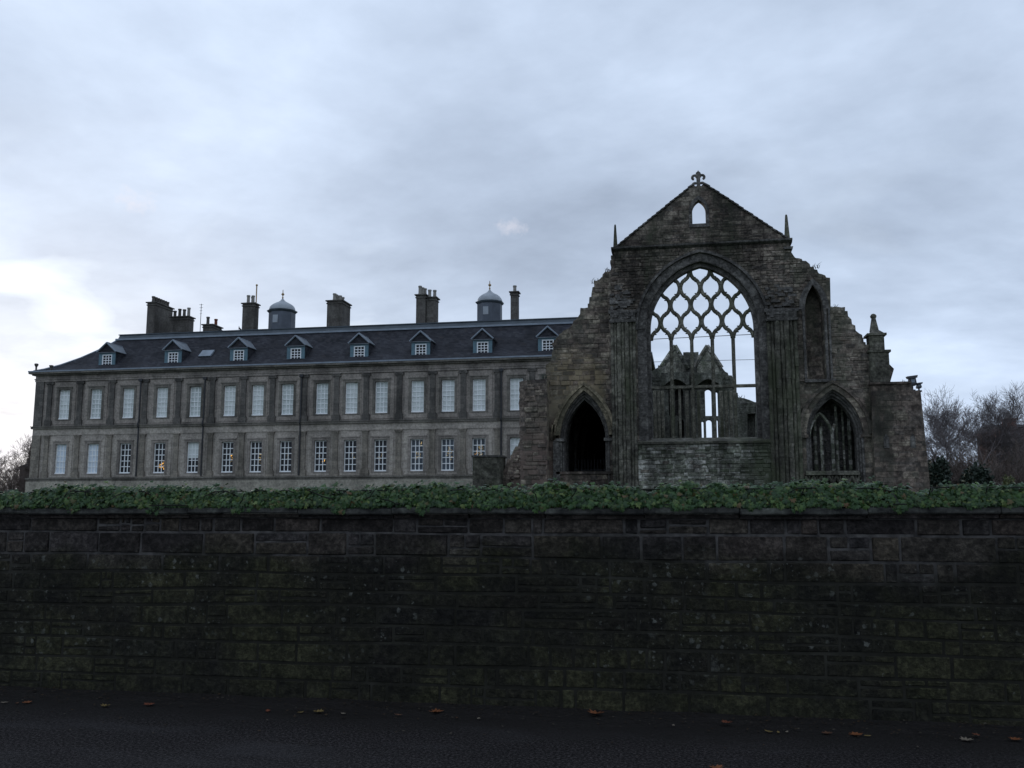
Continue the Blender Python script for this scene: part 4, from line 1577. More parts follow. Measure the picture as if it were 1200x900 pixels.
    fill([bo], D - .9, D + 1.3, mb)
    scatter_stones(mb, bo, [], D - .9, .2, .36, .3, .8, .07, (bl, br_, 1.6, zt_), .025, .08, rnd, .02)
    mb.build('broken_buttress', M_aisle, root)
    # sloping foot of the buttress
    sx = W(587, 562, D - .8)
    mb = MB()
    fill([[(sx[0] - .2, 0), (bl + .1, 0)] + ragged([(bl + .1, W(608, 514, D - .8)[1]), (bl - .35, W(602, 527, D - .8)[1]), (bl - .75, W(596, 541, D - .8)[1]), (sx[0], sx[1] - .1), (sx[0] - .2, 2.0)], .3, .06, rnd)], D - .75, D + .9, mb)
    for q in range(150):
        t = rnd.random()
        x = sx[0] + (bl - sx[0]) * t
        z = sx[1] - .3 + (W(608, 516, D - .8)[1] - sx[1]) * t - rnd.uniform(.0, 1.6) * t
        l = rnd.uniform(.15, .4)
        mb.box(x, x + l, D - .76 - rnd.uniform(.01, .14), D + .7 + q * .0011, z, z + rnd.uniform(.1, .22), .02, .03)
    mb.build('buttress_foot', M_aisle, root)
    # doorway orders
    ah = (dxr - dxl) / 2
    ix0, ix1 = W(662, 530, D + .7)[0], W(710.3, 530, D + .7)[0]
    dh = (ix1 - ix0) / 2
    dxc2 = (ix0 + ix1) / 2
    dzi = W(685.8, 469, D + .7)[1]
    hoodl, hoodr = W(648.6, 498, D)[0], W(719, 498, D)[0]
    mb = MB()
    ho = arch(dxc, ah + .34, dzs, dza - dzs + .36, dzs + .3, 12)
    hi = arch(dxc, ah - .02, dzs, dza - dzs - .02, dzs + .3, 12)
    fill([ho + hi[::-1]], D - .06, D + .5, mb)
    ho = arch(dxc, ah + .42, dzs, dza - dzs + .46, dzs + .9, 12)
    hi = arch(dxc, ah + .24, dzs, dza - dzs + .25, dzs + .9, 12)
    fill([ho + hi[::-1]], D - .18, D + .3, mb)
    mb.build('doorway_hood', M_warm, root)
    mb = MB()
    for j in range(3):
        t0, t1 = j / 3, (j + 1) / 3
        oo = arch(dxc + (dxc2 - dxc) * t0, ah + (dh - ah) * t0, dzs, (dza - dzs) + (dzi - dza) * t0, .3, 12)
        ii = arch(dxc + (dxc2 - dxc) * t1, ah + (dh - ah) * t1, dzs, (dza - dzs) + (dzi - dza) * t1, .3, 12)
        fill([oo + ii[::-1]], D + .16 + .2 * j, D + 1.3, mb)
    for sg in (-1, 1):
        for j in range(2):
            x = (dxc + sg * ah) + ((dxc2 + sg * dh) - (dxc + sg * ah)) * (j + .6) / 2.3
            mb.tube([(x, D + .12 + .22 * j, .3), (x, D + .12 + .22 * j, dzs - .02)], .085, 8)
    xa, xb = dxc - ah - .32, dxc2 - dh + .06
    mb.box(xa, xb, D - .06, D + 1.0, dzs - .05, dzs + .12)
    xa, xb = dxc2 + dh - .06, dxc + ah + .12
    mb.box(xa, xb, D - .06, D + 1.0, dzs - .05, dzs + .12)
    mb.box(dxc - ah - .36, dxc - ah + .02, D - .04, D + .5, .3, dzs - .053)
    dw = mb.build('doorway_arch', M_jamb, root)
    # low sill wall across the doorway
    mb = MB()
    mb.box(dxc - ah - .1, dxc + ah + .05, D + .05, D + 1.0, 0, dzb - .12)
    so = [(dxc - ah - .1, 0), (dxc + ah, 0), (dxc + ah, dzb - .13), (dxc - ah - .1, dzb - .13)]
    scatter_stones(mb, so, [], D + .05, .2, .3, .3, .7, .05, (dxc - ah, dxc + ah, 1.9, dzb - .1), .025, .05, rnd, .02)
    mb.box(dxc - ah - .2, dxc + ah + .12, D - .04, D + 1.1, dzb - .117, dzb + .02)
    mb.build('doorway_sill', M_aisle, root)
    gr_ = MB()
    for i in range(12):
        x = dxc2 - dh + 2 * dh * (i + .5) / 12
        gr_.tube([(x, D + 5, 1.0), (x, D + 5, dzb + 1.0)], .025, 5)
    gr_.box(dxc2 - dh, dxc2 + dh, D + 4.97, D + 5.03, dzb + .3, dzb + .35)
    gr_.build('iron_grille', M_iron, root)
    # vaulted aisle behind the doorway: walls, end wall, roof
    v = MB()
    ax0, ax1 = alx + .1, lb + .2
    v.box(ax0, ax0 + .6, D + 1.36, D + 24, 0, 9.4).box(ax1 - .6, ax1, D + 1.36, D + 24, 0, 9.4).box(ax0 + .6, ax1 - .6, D + 23.4, D + 24, 0, 9.4)
    v.box(ax0, ax1, D + 1.36, D + 24, 9.402, 10.0)
    for q in range(5):
        yy = D + 4 + q * 4.4
        hh = arch((ax0 + ax1) / 2, (ax1 - ax0) / 2 - .75, 5.5, 3.4, 0, 10)
        fill([[(ax0 + .61, 0)] + [(ax0 + .61, 9.39), (ax1 - .61, 9.39), (ax1 - .61, 0)] + hh[::-1]], yy, yy + .5, v)
    v.build('aisle_vault', M_jamb, root)

    # ---------------- north aisle wall to the right
    top_r = [(973.9, 360.5), (989.8, 360.3), (989.8, 365), (992.7, 365), (993.4, 371), (997.3, 375), (998, 380.4), (1001.7, 382), (1002.3, 388), (1006, 391), (1009.8, 393), (1013.7, 401.4), (1017.5, 404.5), (1018, 411)]
    tr_ = ragged(WP(top_r, D + .2), .28, .05, rnd)
    nxr = W(1049, 560, D)[0]
    nao = [(xn + .003, 0.0), (xn + .003, zn - .003), (rb + .003, zn - .003), (rb + .003, tr_[0][1])] + tr_ + [(W(1042, 412, D)[0], W(1042, 412, D)[1]), (W(1042, 426, D)[0], W(1042, 426, D)[1]), (W(1048, 432, D)[0], W(1048, 432, D)[1]), (nxr, W(1048, 450, D)[1]), (nxr, 0)]
    # opening lies across the join of both walls: give the central wall its share
    mb = MB()
    fill([nao, right_o], D + .06, D + 1.3, mb)
    scatter_stones(mb, nao, [arch(rxc, (rxr - rxl) / 2 + .45, rzs, rza - rzs + .45, .3, 12)], D + .06, .16, .3, .3, .8, .05, (xn, nxr, 1.9, tr_[0][1]), .02, .08, rnd, .02)
    naw = mb.build('north_aisle_wall', M_abbey, root)
    # corner buttress block further right
    cx0, cx1 = W(1024, 520, D - .5)[0], W(1085.5, 520, D - .5)[0]
    zc0 = W(1055, 450, D - .5)[1]
    zc1 = W(1075, 457.5, D - .5)[1]
    xmid = W(1068, 452, D - .5)[0]
    co = [(cx0, 0.0), (cx0, zc0 - .2)] + ragged([(cx0, zc0), (xmid, zc0), (xmid + .06, zc1), (cx1 - .12, zc1)], .5, .02, rnd) + [(cx1 + .16, 0.0)]
    mb = MB()
    fill([co], D - .5, D + 2.2, mb)
    scatter_stones(mb, co, [], D - .5, .3, .46, .5, 1.1, .022, (cx0 + .05, cx1, 1.9, zc0), .018, .04, rnd, .012)
    mb.box(cx0 - .05, xmid, D - .6, D + 2.3, zc0 + .003, zc0 + .12)
    mb.build('corner_block', M_aisle, root)
    # shallow pointed panels on it
    for px in (1038.5, 1069.5):
        x, z = W(px, 515, D - .5)
        MB().prism([(x - .13, z - .45), (x + .13, z - .45), (x + .13, z + .1), (x, z + .32), (x - .13, z + .1)], D - .56, D - .49).build('blind_panel', M_jamb, root)
    # pinnacle
    p0, p1 = W(1016.5, 412, D)[0], W(1041.5, 412, D)[0]
    zb0 = W(1029, 411.5, D)[1]
    pn = MB()
    pn.box(p0 + .05, p1 - .05, D - .25, D + 1.0, zb0 - 2.0, zb0 - .1)
    pn.box(p0 - .03, p1 + .05, D - .33, D + 1.05, zb0 - .097, zb0 + .02)
    q0, q1 = W(1018.6, 402, D)[0], W(1036, 402, D)[0]
    zc_ = W(1027, 393.5, D)[1]
    zd_ = W(1027, 389, D)[1]
    pn.box(q0, q1, D - .1, D + .76, zb0 + .022, zc_)
    pn.box(q0 - .12, q1 + .12, D - .22, D + .88, zc_ + .003, zc_ + .12)
    pn.box(q0 - .02, q1 + .02, D - .12, D + .78, zc_ + .122, zd_ + .12, .22, .22)
    zt3 = W(1026, 372, D)[1]
    xm = (q0 + q1) / 2 - .03
    pn.box(xm - .21, xm + .21, D + .12, D + .54, zd_ + .1, zt3, .11, .11)
    pn.lathe(xm, D + .33, [(.09, zt3 - .02), (.16, zt3 + .06), (.17, zt3 + .16), (.10, zt3 + .25), (.02, zt3 + .28)], 8)
    pn.build('pinnacle', M_dressed, root)
    # right-hand recessed window
    h2 = (rxr - rxl) / 2
    mb = MB()
    ho = arch(rxc, h2 + .42, rzs, rza - rzs + .42, rzs + .05, 12)
    hi = arch(rxc, h2 - .02, rzs, rza - rzs - .02, rzs + .05, 12)
    fill([ho + hi[::-1]], D - .08, D + .4, mb)
    ho = arch(rxc, h2 + .46, rzs, rza - rzs + .47, rzs + .05, 12)
    hi = arch(rxc, h2 + .28, rzs, rza - rzs + .29, rzs + .05, 12)
    fill([ho + hi[::-1]], D - .2, D + .3, mb)
    mb.box(rxl - .5, rxl + .1, D - .12, D + .5, rzs - .12, rzs + .047)
    mb.box(rxr - .1, rxr + .62, D - .12, D + .5, rzs - .12, rzs + .047)
    mb.build('recess_hood', M_aisle, root)
    mb = MB()
    i0, i1 = W(949.5, 520, D + .7)[0], W(1003.5, 520, D + .7)[0]
    ih = (i1 - i0) / 2
    ixc = (i0 + i1) / 2
    iza = W(972, 467, D + .7)[1]
    for j in range(3):
        t0, t1 = j / 3, (j + 1) / 3
        oo = arch(rxc + (ixc - rxc) * t0, h2 + (ih - h2) * t0, rzs, (rza - rzs) + (iza - rza) * t0, .3, 12)
        ii = arch(rxc + (ixc - rxc) * t1, h2 + (ih - h2) * t1, rzs, (rza - rzs) + (iza - rza) * t1, .3, 12)
        fill([oo + ii[::-1]], D + .14 + .2 * j, D + 1.3, mb)
    for sg in (-1, 1):
        for j in range(3):
            x = (rxc + sg * h2) + ((ixc + sg * ih) - (rxc + sg * h2)) * (j + .5) / 3
            mb.tube([(x, D + .10 + .2 * j, 1.5), (x, D + .10 + .2 * j, rzs - .13)], .08, 8)
    mb.build('recess_arch', M_jamb, root)
    # its stone tracery: middle mullion and two sub-arches
    tt = MB()
    yy = D + .95
    tt.box(ixc - .09, ixc + .09, yy - .09, yy + .09, rzb, rzs + .1)
    for sg in (-1, 1):
        cxs = ixc + sg * ih / 2
        oo = arch(cxs, ih / 2, rzs - .05, 1.35, rzs - .1, 10)
        run = oo[1:-1] if sg == -1 else oo[1:7]      # the right-hand sub-arch is broken off
        tt.tube([(x, yy, z) for x, z in run], .085, 6)
        if sg == -1:
            tt.box(cxs - .05, cxs + .05, yy - .05, yy + .05, rzb, rzs + .5)
    tt.build('recess_tracery', M_rubble, root)
    for px, r, f in ((955.5, .10, .82), (963.5, .07, .7), (981, .08, .95), (988.5, .06, .9), (996, .11, .75)):
        x = W(px, 520, D + 2.0)[0]
        MB().tube([(x, D + 2.0, 1.0), (x, D + 2.0, rzb + (iza - rzb) * f)], r, 7).build('recess_shaft', M_rubble, root)
    mb = MB()
    mb.box(rxl - .2, rxr + .2, D + 2.6, D + 3.0, 0, iza + 1)
    mb.box(rxl - .7, rxl - .3, D + 1.32, D + 2.59, 0, iza + 1).box(rxr + .3, rxr + .7, D + 1.32, D + 2.59, 0, iza + 1)
    mb.box(rxl - .7, rxr + .7, D + 1.32, D + 3.0, iza + 1.003, iza + 1.3)
    so = [(i0, 0), (i1, 0), (i1, iza), (i0, iza)]
    scatter_stones(mb, so, [], D + 2.6, .25, .5, .2, .6, .14, (i0 - .2, i1 + .2, 2.0, iza), .06, .45, rnd, .03)
    mb.build('recess_back', M_jamb, root)
    # ledge and pierced parapet in front of the recess
    pa = MB()
    b0, b1 = W(944.5, 560, D - .15)[0], W(1008, 560, D - .15)[0]
    zl = W(975, 553.5, D - .15)[1]
    pa.box(b0, b1, D - .22, D + 1.1, zl - .14, zl + .08, .03, .06)
    pa.box(b0 + .05, b1 - .05, D + .45, D + .8, 0, zl - .143)
    zz0 = zl - 1.15
    n = 7
    for i in range(n):
        x0 = b0 + (b1 - b0) * i / n
        x1 = b0 + (b1 - b0) * (i + 1) / n
        pa.tube([(x0, D - .08, zl - .18), (x1, D - .08, zz0)], .075, 6)
        pa.tube([(x1, D - .06, zl - .18), (x0, D - .06, zz0)], .075, 6)
        pa.tube([((x0 + x1) / 2, D - .05, zl - .18), ((x0 + x1) / 2, D - .05, zz0 + .3)], .045, 6)
    pa.build('pierced_parapet', M_dressed, root)
    # blind lancet surround with shafts
    lc = (lx0 + lx1) / 2
    lh = (lx1 - lx0) / 2
    zsp = W(953, 362, D)[1]
    mb = MB()
    oo = arch(lc, lh + .34, zsp, lz1 - zsp + .38, zsp, 10)
    ii = arch(lc, lh + .02, zsp, lz1 - zsp + .02, zsp, 10)
    fill([oo + ii[::-1]], D - .07, D + .3, mb)
    for dx, r in ((lh + .12, .085), (lh + .32, .07), (-lh - .12, .075)):
        mb.tube([(lc + dx, D - .06, lz0), (lc + dx, D - .06, zsp)], r, 8)
    mb.box(lc - lh - .2, lc + lh + .5, D - .14, D + .02, lz0 - .16, lz0)
    mb.build('blind_lancet', M_jamb, root)

    # ---------------- nave walls and west front behind
    Dw = 84.0
    nv = MB()
    for sx_, x in ((-1, lb + .25), (1, rb - .9)):
        top = [(D + 2 + 3.0 * i, (9.5 if sx_ < 0 else 3.6) + rnd.uniform(-.5, .5)) for i in range(11)]
        poly = [(D + 1.6, 0)] + [(D + 1.6, top[0][1])] + top + [(Dw - .1, top[-1][1]), (Dw - .1, 0)]
        # cut in a row of pointed arches by using pieces between them
        n = len(poly)
        nv.prism_x(poly, x, x + .7)
    nv.build('nave_wall', M_inner, root)
    pts = [(740, 448), (763, 436), (775, 428), (782, 418), (791.2, 405.5), (800.2, 421), (800.6, 412.8), (818.6, 412.4), (818.8, 420), (823, 413), (828.8, 405.5), (836.7, 416.5), (844, 428), (848, 433), (853, 437), (857.7, 440), (863, 455), (866, 466)]
    ol = ragged(WP(pts, Dw), .5, .025, rnd)
    xlw, xrw = W(735, 500, Dw)[0], W(866, 500, Dw)[0]
    wo = [(xlw, 0.0), (xlw, ol[0][1])] + ol + [(xrw, ol[-1][1]), (xrw, 0.0)]
    # two tall windows; arched tops, each divided
    z_h = W(820, 486, Dw)[1]
    z_m = W(820, 490.5, Dw)[1]

    def hole(pl, pr, pt, pb, frac=.15):
        x0, zb = W(pl, pb, Dw)
        x1, zt = W(pr, pt, Dw)
        x0 = W(pl, (pt + pb) / 2, Dw)[0]
        x1 = W(pr, (pt + pb) / 2, Dw)[0]
        hw = (x1 - x0) / 2
        return arch((x0 + x1) / 2, hw, zt - hw * 1.0, hw * 1.0, zb, 8)
    # openings: the right one shows sky, the left one looks on to a tower wall
    sky_h = [hole(826.3, 834.2, 455, 487.5), hole(838.0, 841.6, 458, 487.5), hole(827.8, 834.8, 491, 530), hole(838.3, 842, 491, 530), hole(822.5, 825, 493, 525)]
    dk_h = [hole(783.5, 788.5, 455, 487), hole(791, 801, 455, 487), hole(785, 791.5, 491, 530), hole(795, 802, 491, 530)]
    mb = MB()
    fill([wo] + sky_h + dk_h, Dw, Dw + 1.2, mb)
    # the large relieving arches are recesses built as darker heads over the windows
    scatter_stones(mb, wo, sky_h + dk_h, Dw, .3, .5, .4, 1.0, .06, (xlw, xrw, 8.2, 16.5), .03, .15, rnd, .02)
    wf = mb.build('west_front', M_inner, root)
    gc = MB()
    for tri in (((775, 429), (791.2, 405.0), (806.5, 432)), ((813, 430), (828.8, 405.0), (846, 431))):
        q_ = WP(tri, Dw)
        gc.tube([(x, Dw - .08, z) for x, z in q_[:2]], .17, 4)
        gc.tube([(x, Dw - .08, z) for x, z in q_[1:]], .17, 4)
    for tri in (((779, 431), (791.2, 411), (803.5, 432), (803, 447), (779, 447)), ((817, 430), (828.8, 411), (842, 431), (842, 447), (817, 447))):
        gc.prism(WP(tri, Dw), Dw - .16, Dw - .02)
    gc.build('twin_gable', M_rubble, wf)
    # roofed porch beams over the window heads: arched undersides deep in shade
    hd = MB()
    for pl, pr in ((778.5, 804.5), (816.5, 843.5)):
        x0, zz = W(pl, 451.5, Dw - .6)
        x1, _ = W(pr, 451.5, Dw - .6)
        _, zt = W((pl + pr) / 2, 445.5, Dw - .6)
        oo = [(x0 - .25, zz - .1), (x0 - .25, zt + .6), (x1 + .25, zt + .6), (x1 + .25, zz - .1)]
        n = 10
        under = [(x1 - (x1 - x0) * i / n, zz - .1 + (zt - zz + .1) * math.sin(math.pi * i / n)) for i in range(n + 1)]
        fill([oo + under], Dw - 1.3, Dw - .003, hd)
    hd.build('relieving_arch', M_inner, wf)
    MB().box(W(781, 500, Dw + 5)[0], W(818, 500, Dw + 5)[0], Dw + 1.5, Dw + 7, 0, W(800, 440, Dw + 5)[1]).build('west_tower_wall', M_jamb, root)
    # pier shafts standing inside the nave
    for px in (768, 772.5, 777, 805.5, 812, 819.5, 846, 851.5, 857):
        x = W(px, 490, 70)[0]
        MB().tube([(x, 70, 0), (x, 70, W(px, 458, 70)[1])], .13, 8).build('nave_shaft', M_dressed, root)
    for px in (787, 797):
        x = W(px, 490, Dw - .4)[0]
        MB().tube([(x, Dw - .4, 0), (x, Dw - .4, W(px, 456, Dw)[1])], .12, 8).build('nave_shaft', M_dressed, root)
    # low broken wall at the right, with a small doorway
    Dl = 66.0
    pts = [(862, 462.5), (866, 466), (872, 466.5), (878, 468.5), (884, 471), (895, 473)]
    ol = ragged(WP(pts, Dl), .35, .06, rnd)
    dh_ = WP([(875.9, 525), (875.9, 485), (884.8, 484.6), (884.8, 525)], Dl)
    xl0 = W(862, 500, Dl)[0]
    xr0 = W(897, 500, Dl)[0]
    lw = [(xl0, 0), (xl0, ol[0][1])] + ol + [(xr0, ol[-1][1]), (xr0, 0)]
    mb = MB()
    fill([lw, dh_], Dl, Dl + .9, mb)
    scatter_stones(mb, lw, [dh_], Dl, .25, .42, .4, .9, .05, (xl0, xr0, 4.5, 12), .03, .1, rnd, .02)
    mb.box(xl0 + .3, xr0, Dl + 2.2, Dl + 2.5, 0, ol[2][1] - .6)
    mb.box(xl0 + .3, xr0, Dl + .9, Dl + 2.2, ol[2][1] - .9, ol[2][1] - .6)
    mb.build('inner_low_wall', M_inner, root)
    for px, py, dy, n_ in ((713, 318, .6, 14), (697, 330, .6, 10), (974.5, 360, .5, 12), (955, 312, .5, 9), (640, 442, -.4, 14), (622, 446.5, -.5, 12), (1060, 449.5, .3, 9), (868, 466, 14.3, 10), (791, 407, 32.4, 6)):
        x, z = W(px, py, D + dy)
        wd_ = MB()
        for q in range(n_):
            a_ = Vector((rnd.gauss(0, .35), rnd.gauss(0, .3), 1)).normalized()
            p0_ = Vector((x + rnd.uniform(-.22, .22), D + dy + rnd.uniform(-.1, .1), z - .12))
            L_ = rnd.uniform(.18, .42)
            wd_.tube([p0_, p0_ + a_ * L_ * .6, p0_ + a_ * L_ + Vector((rnd.gauss(0, .08), 0, -.03))], [.018, .014, .004], 3)
        wd_.build('weed_tuft', M_ever, root)
    # two tie cables strung across the roofless nave
    xa, xb = lb + .9, rb - .9
    for (y, py0, py1) in ((57.0, 397.6, 391.8), (80.0, 424.2, 421.4)):
        z0 = W(763, py0, y)[1]
        z1 = W(883, py1, y)[1]
        xz0, xz1 = W(763, py0, y)[0], W(883, py1, y)[0]
        sl_ = (z1 - z0) / (xz1 - xz0)
        MB().tube([(xa, y, z0 + sl_ * (xa - xz0)), (xb, y, z0 + sl_ * (xb - xz0))], .022, 5).build('tie_cable', M_iron, root)


abbey()

# stone pier left of the ruin
x0, z0 = W(553.8, 535.8, 50.5)
x1, _ = W(586.5, 535.8, 50.5)
pr = thing('stone_pier', 'low square grey stone pier in front of the palace, left of the broken buttress', 'pier', ((x0 + x1) / 2, 51, 0))
mb = MB().box(x0, x1, 50.5, 52.0, 0, z0 - .002)
scatter_stones(mb, [(x0, 0), (x1, 0), (x1, z0), (x0, z0)], [], 50.5, .4, .6, .5, .9, .012, (x0, x1, 1.5, z0 - .1), .012, .0, random.Random(2), .01)
mb.build('pier_shaft', M_dressed, pr)
MB().box(x0 - .06, x1 + .06, 50.44, 52.06, z0, z0 + .1).build('cap_stone', M_jamb, pr)


# ================================================================== FLOODLIGHTS
def floodlight(px, py_top, py_bot, s, label, tilt):
    D = D_A + .3
    x, z0 = W(px, py_bot, D)
    z1 = W(px, py_top, D)[1]
    root = thing('floodlight', label, 'floodlight', (x, D, z0), 'floodlights on the abbey corner')
    h = z1 - z0
    MB().tube([(x, D, z0 - .05), (x, D, z0 + h * .5)], .045, 8).box(x - .12, x + .12, D - .12, D + .12, z0 - .06, z0 + .02).build('post', M_black, root)
    hd = MB()
    w = s
    hd.box(x - w * .55, x + w * .55, D - .18, D + .2, z0 + h * .38, z0 + h * .86, .04, .03)
    hd.box(x - w * .4, x + w * .4, D - .14, D + .16, z0 + h * .30, z0 + h * .378)
    hd.build('lamp_housing', M_black, root)
    v = MB()
    v.add([(x - w * .78, D - .3, z0 + h * .9), (x + w * .66, D - .3, z0 + h * .98), (x + w * .66, D + .2, z0 + h * 1.02), (x - w * .78, D + .2, z0 + h * .94),
           (x - w * .62, D - .3, z0 + h * .74), (x + w * .58, D - .3, z0 + h * .80), (x + w * .58, D + .2, z0 + h * .84), (x - w * .62, D + .2, z0 + h * .78)],
          [(0, 1, 2, 3), (7, 6, 5, 4), (0, 4, 5, 1), (1, 5, 6, 2), (2, 6, 7, 3), (3, 7, 4, 0)])
    v.build('visor', M_black, root)
    MB().box(x - w * .3, x + w * .3, D - .195, D - .183, z0 + h * .5, z0 + h * .75).build('lens', M_lead, root)


floodlight(1069.5, 440, 457.2, .36, 'larger black floodlight on a post on the abbey corner block', 0)
floodlight(1077, 448.5, 458, .22, 'smaller black floodlight low beside the bigger one on the abbey corner', 0)


# ================================================================== TREES AND SHRUBS
def grow_tree(name, label, cat, px, D, py_top, seed, spread=1.0, levels=6, trunk_r=.28, twigmat=None, group=None, fork=.28, base_z=0.0, up=.07, dens=.92):
    rnd = random.Random(seed)
    x, zt = W(px, py_top, D)
    H = zt - base_z
    root = thing(name, label, cat, (x, D, base_z), group)
    trunk, crown = MB(), MB()
    up_v = Vector((0, 0, 1))
    rmin = .0105

    def branch(p, d, L, r, lev):
        n = 4 if lev < 3 else 3
        pts, rad = [p.copy()], [r]
        cur = d.copy()
        for i in range(n):
            cur = (cur + Vector((rnd.gauss(0, .11), rnd.gauss(0, .11), rnd.gauss(0, .08) + up * .4))).normalized()
            pts.append(pts[-1] + cur * (L / n))
            rad.append(max(rmin * .7, r * (1 - .5 * (i + 1) / n)))
        tgt = trunk if lev == 0 else crown
        tgt.tube(pts, rad, 8 if lev == 0 else (5 if lev < 3 else 3), cap=False)
        if lev >= levels: return
        kids = rnd.choice([3, 3, 4]) if lev < levels - 1 else rnd.choice([3, 4, 5])
        kids = max(2, round(kids * dens))
        for kx in range(kids):
            t = rnd.uniform(.35, 1.0) if lev > 0 else rnd.uniform(.55, 1.0)
            if kx == 0: t = 1.0
            f = t * n
            i = min(int(f), n - 1)
            q = pts[i].lerp(pts[i + 1], f - i)
            ax = Vector((rnd.gauss(0, 1), rnd.gauss(0, 1), rnd.gauss(0, .4)))
            ax = (ax - cur * ax.dot(cur))
            if ax.length < .01: continue
            ax.normalize()
            ang = rnd.uniform(.3, .75) * spread if kx else rnd.uniform(.05, .3)
            nd = (cur * math.cos(ang) + ax * math.sin(ang) + up_v * up).normalized()
            branch(q, nd, L * rnd.uniform(.62, .82), max(rmin, rad[i] * rnd.uniform(.5, .72)), lev + 1)
    tot = sum(.74 ** i for i in range(levels + 1))
    branch(Vector((x, D, base_z)), Vector((rnd.uniform(-.08, .08), rnd.uniform(-.08, .08), 1)).normalized(), H * fork * 1.0, trunk_r, 0)
    # bring the crown to the surveyed height
    zmax = max(v[2] for v in crown.v)
    kf = (zt - base_z) / (zmax - base_z)
    for mbx in (trunk, crown):
        mbx.v = [(x + (a - x) * kf, D + (b - D) * kf, base_z + (c - base_z) * kf) for a, b, c in mbx.v]
    trunk.build('trunk', M_bark, root)
    crown.build('crown', twigmat or M_twig, root)
    return root


TG = 'bare winter trees beyond the abbey'
grow_tree('bare_tree', 'bare tree rising directly behind the right corner of the abbey', 'tree', 1098, 92, 451, 4, 1.35, 7, .28, None, TG)
grow_tree('bare_tree', 'tallest upright bare tree right of the abbey, its top clear against the sky', 'tree', 1140, 100, 449, 9, 1.15, 7, .28, None, TG)
grow_tree('bare_tree', 'bare tree between the abbey corner tree and the tallest tree', 'tree', 1119, 108, 461, 15, 1.3, 7, .28, None, TG)
grow_tree('bare_tree', 'lower spreading bare tree just left of the brick house', 'tree', 1163, 104, 486, 23, 1.4, 6, .25, None, TG)
grow_tree('bare_tree', 'bare tree above the brick house, cut by the right edge of the photo', 'tree', 1209, 118, 451, 31, 1.35, 7, .32, None, TG)
grow_tree('bare_tree', 'round-crowned bare tree left of the palace', 'tree', 18, 96, 505, 42, 1.4, 7, .28, M_twigbrown, 'bare winter trees left of the palace')
grow_tree('bare_tree', 'bare tree cut by the left edge of the photo, leaning behind its neighbour', 'tree', -14, 104, 514, 47, 1.4, 6, .28, M_twigbrown, 'bare winter trees left of the palace')


def shrub(name, label, px, D, py_top, halfw_px, mat, seed, n=2600, leaf=.16, group=None, depth=2.5):
    rnd = random.Random(seed)
    x, zt = W(px, py_top, D)
    hw = abs(W(px + halfw_px, 560, D)[0] - W(px, 560, D)[0])
    root = thing(name, label, 'shrub', (x, D, 0), group)
    fol, st = MB(), MB()
    lobes = []
    for i in range(9):
        a = rnd.uniform(0, 2 * math.pi)
        rr = rnd.uniform(0, .65)
        lobes.append((x + hw * rr * math.cos(a), D + depth * rr * math.sin(a), zt * rnd.uniform(.45, .80), hw * rnd.uniform(.3, .5), zt * rnd.uniform(.16, .3)))
    lobes.append((x, D, zt * .8, hw * .4, zt * .2))
    for lx, ly, lz, lr, lh in lobes:
        st.tube([(x + rnd.uniform(-.2, .2), D, 0), ((x + lx) / 2 + rnd.uniform(-.2, .2), (D + ly) / 2, lz * .5), (lx, ly, lz)], [.09, .06, .02], 5)
    for i in range(n):
        if rnd.random() < .35:
            c = Vector((x + rnd.uniform(-1, 1) * hw * .9, D + rnd.uniform(-1, 1) * depth * .8, rnd.uniform(.1, zt * .6)))
        else:
            lx, ly, lz, lr, lh = rnd.choice(lobes)
            v = Vector((rnd.gauss(0, 1), rnd.gauss(0, 1), rnd.gauss(0, 1))).normalized() * rnd.uniform(.6, 1.08)
            c = Vector((lx + v.x * lr, ly + v.y * lr, lz + v.z * lh))
        a = Vector((rnd.gauss(0, 1), rnd.gauss(0, 1), rnd.gauss(0, 1))).normalized()
        b = a.cross(Vector((rnd.gauss(0, 1), rnd.gauss(0, 1), rnd.gauss(0, 1)))).normalized()
        s = leaf * rnd.uniform(.6, 1.4)
        fol.add([c - a * s, c + b * s * .5, c + a * s, c - b * s * .5], [(0, 1, 2, 3)])
    st.build('stems', M_bark, root)
    fol.build('foliage', mat, root)


SG = 'shrubs beyond the abbey'
shrub('evergreen_shrub', 'dark evergreen shrub against the foot of the abbey corner', 1102, 84, 537, 24, M_ever, 61, 5600, .17, SG)
shrub('evergreen_shrub', 'dark green shrub in the gap between the abbey and the yellow bush', 1140, 86, 545, 34, M_ever, 62, 6000, .17, SG)
shrub('variegated_shrub', 'small yellow-green variegated bush above the ivy near the right edge', 1180, 70, 557.5, 11, M_yellow, 63, 2200, .11, SG, 1.0)


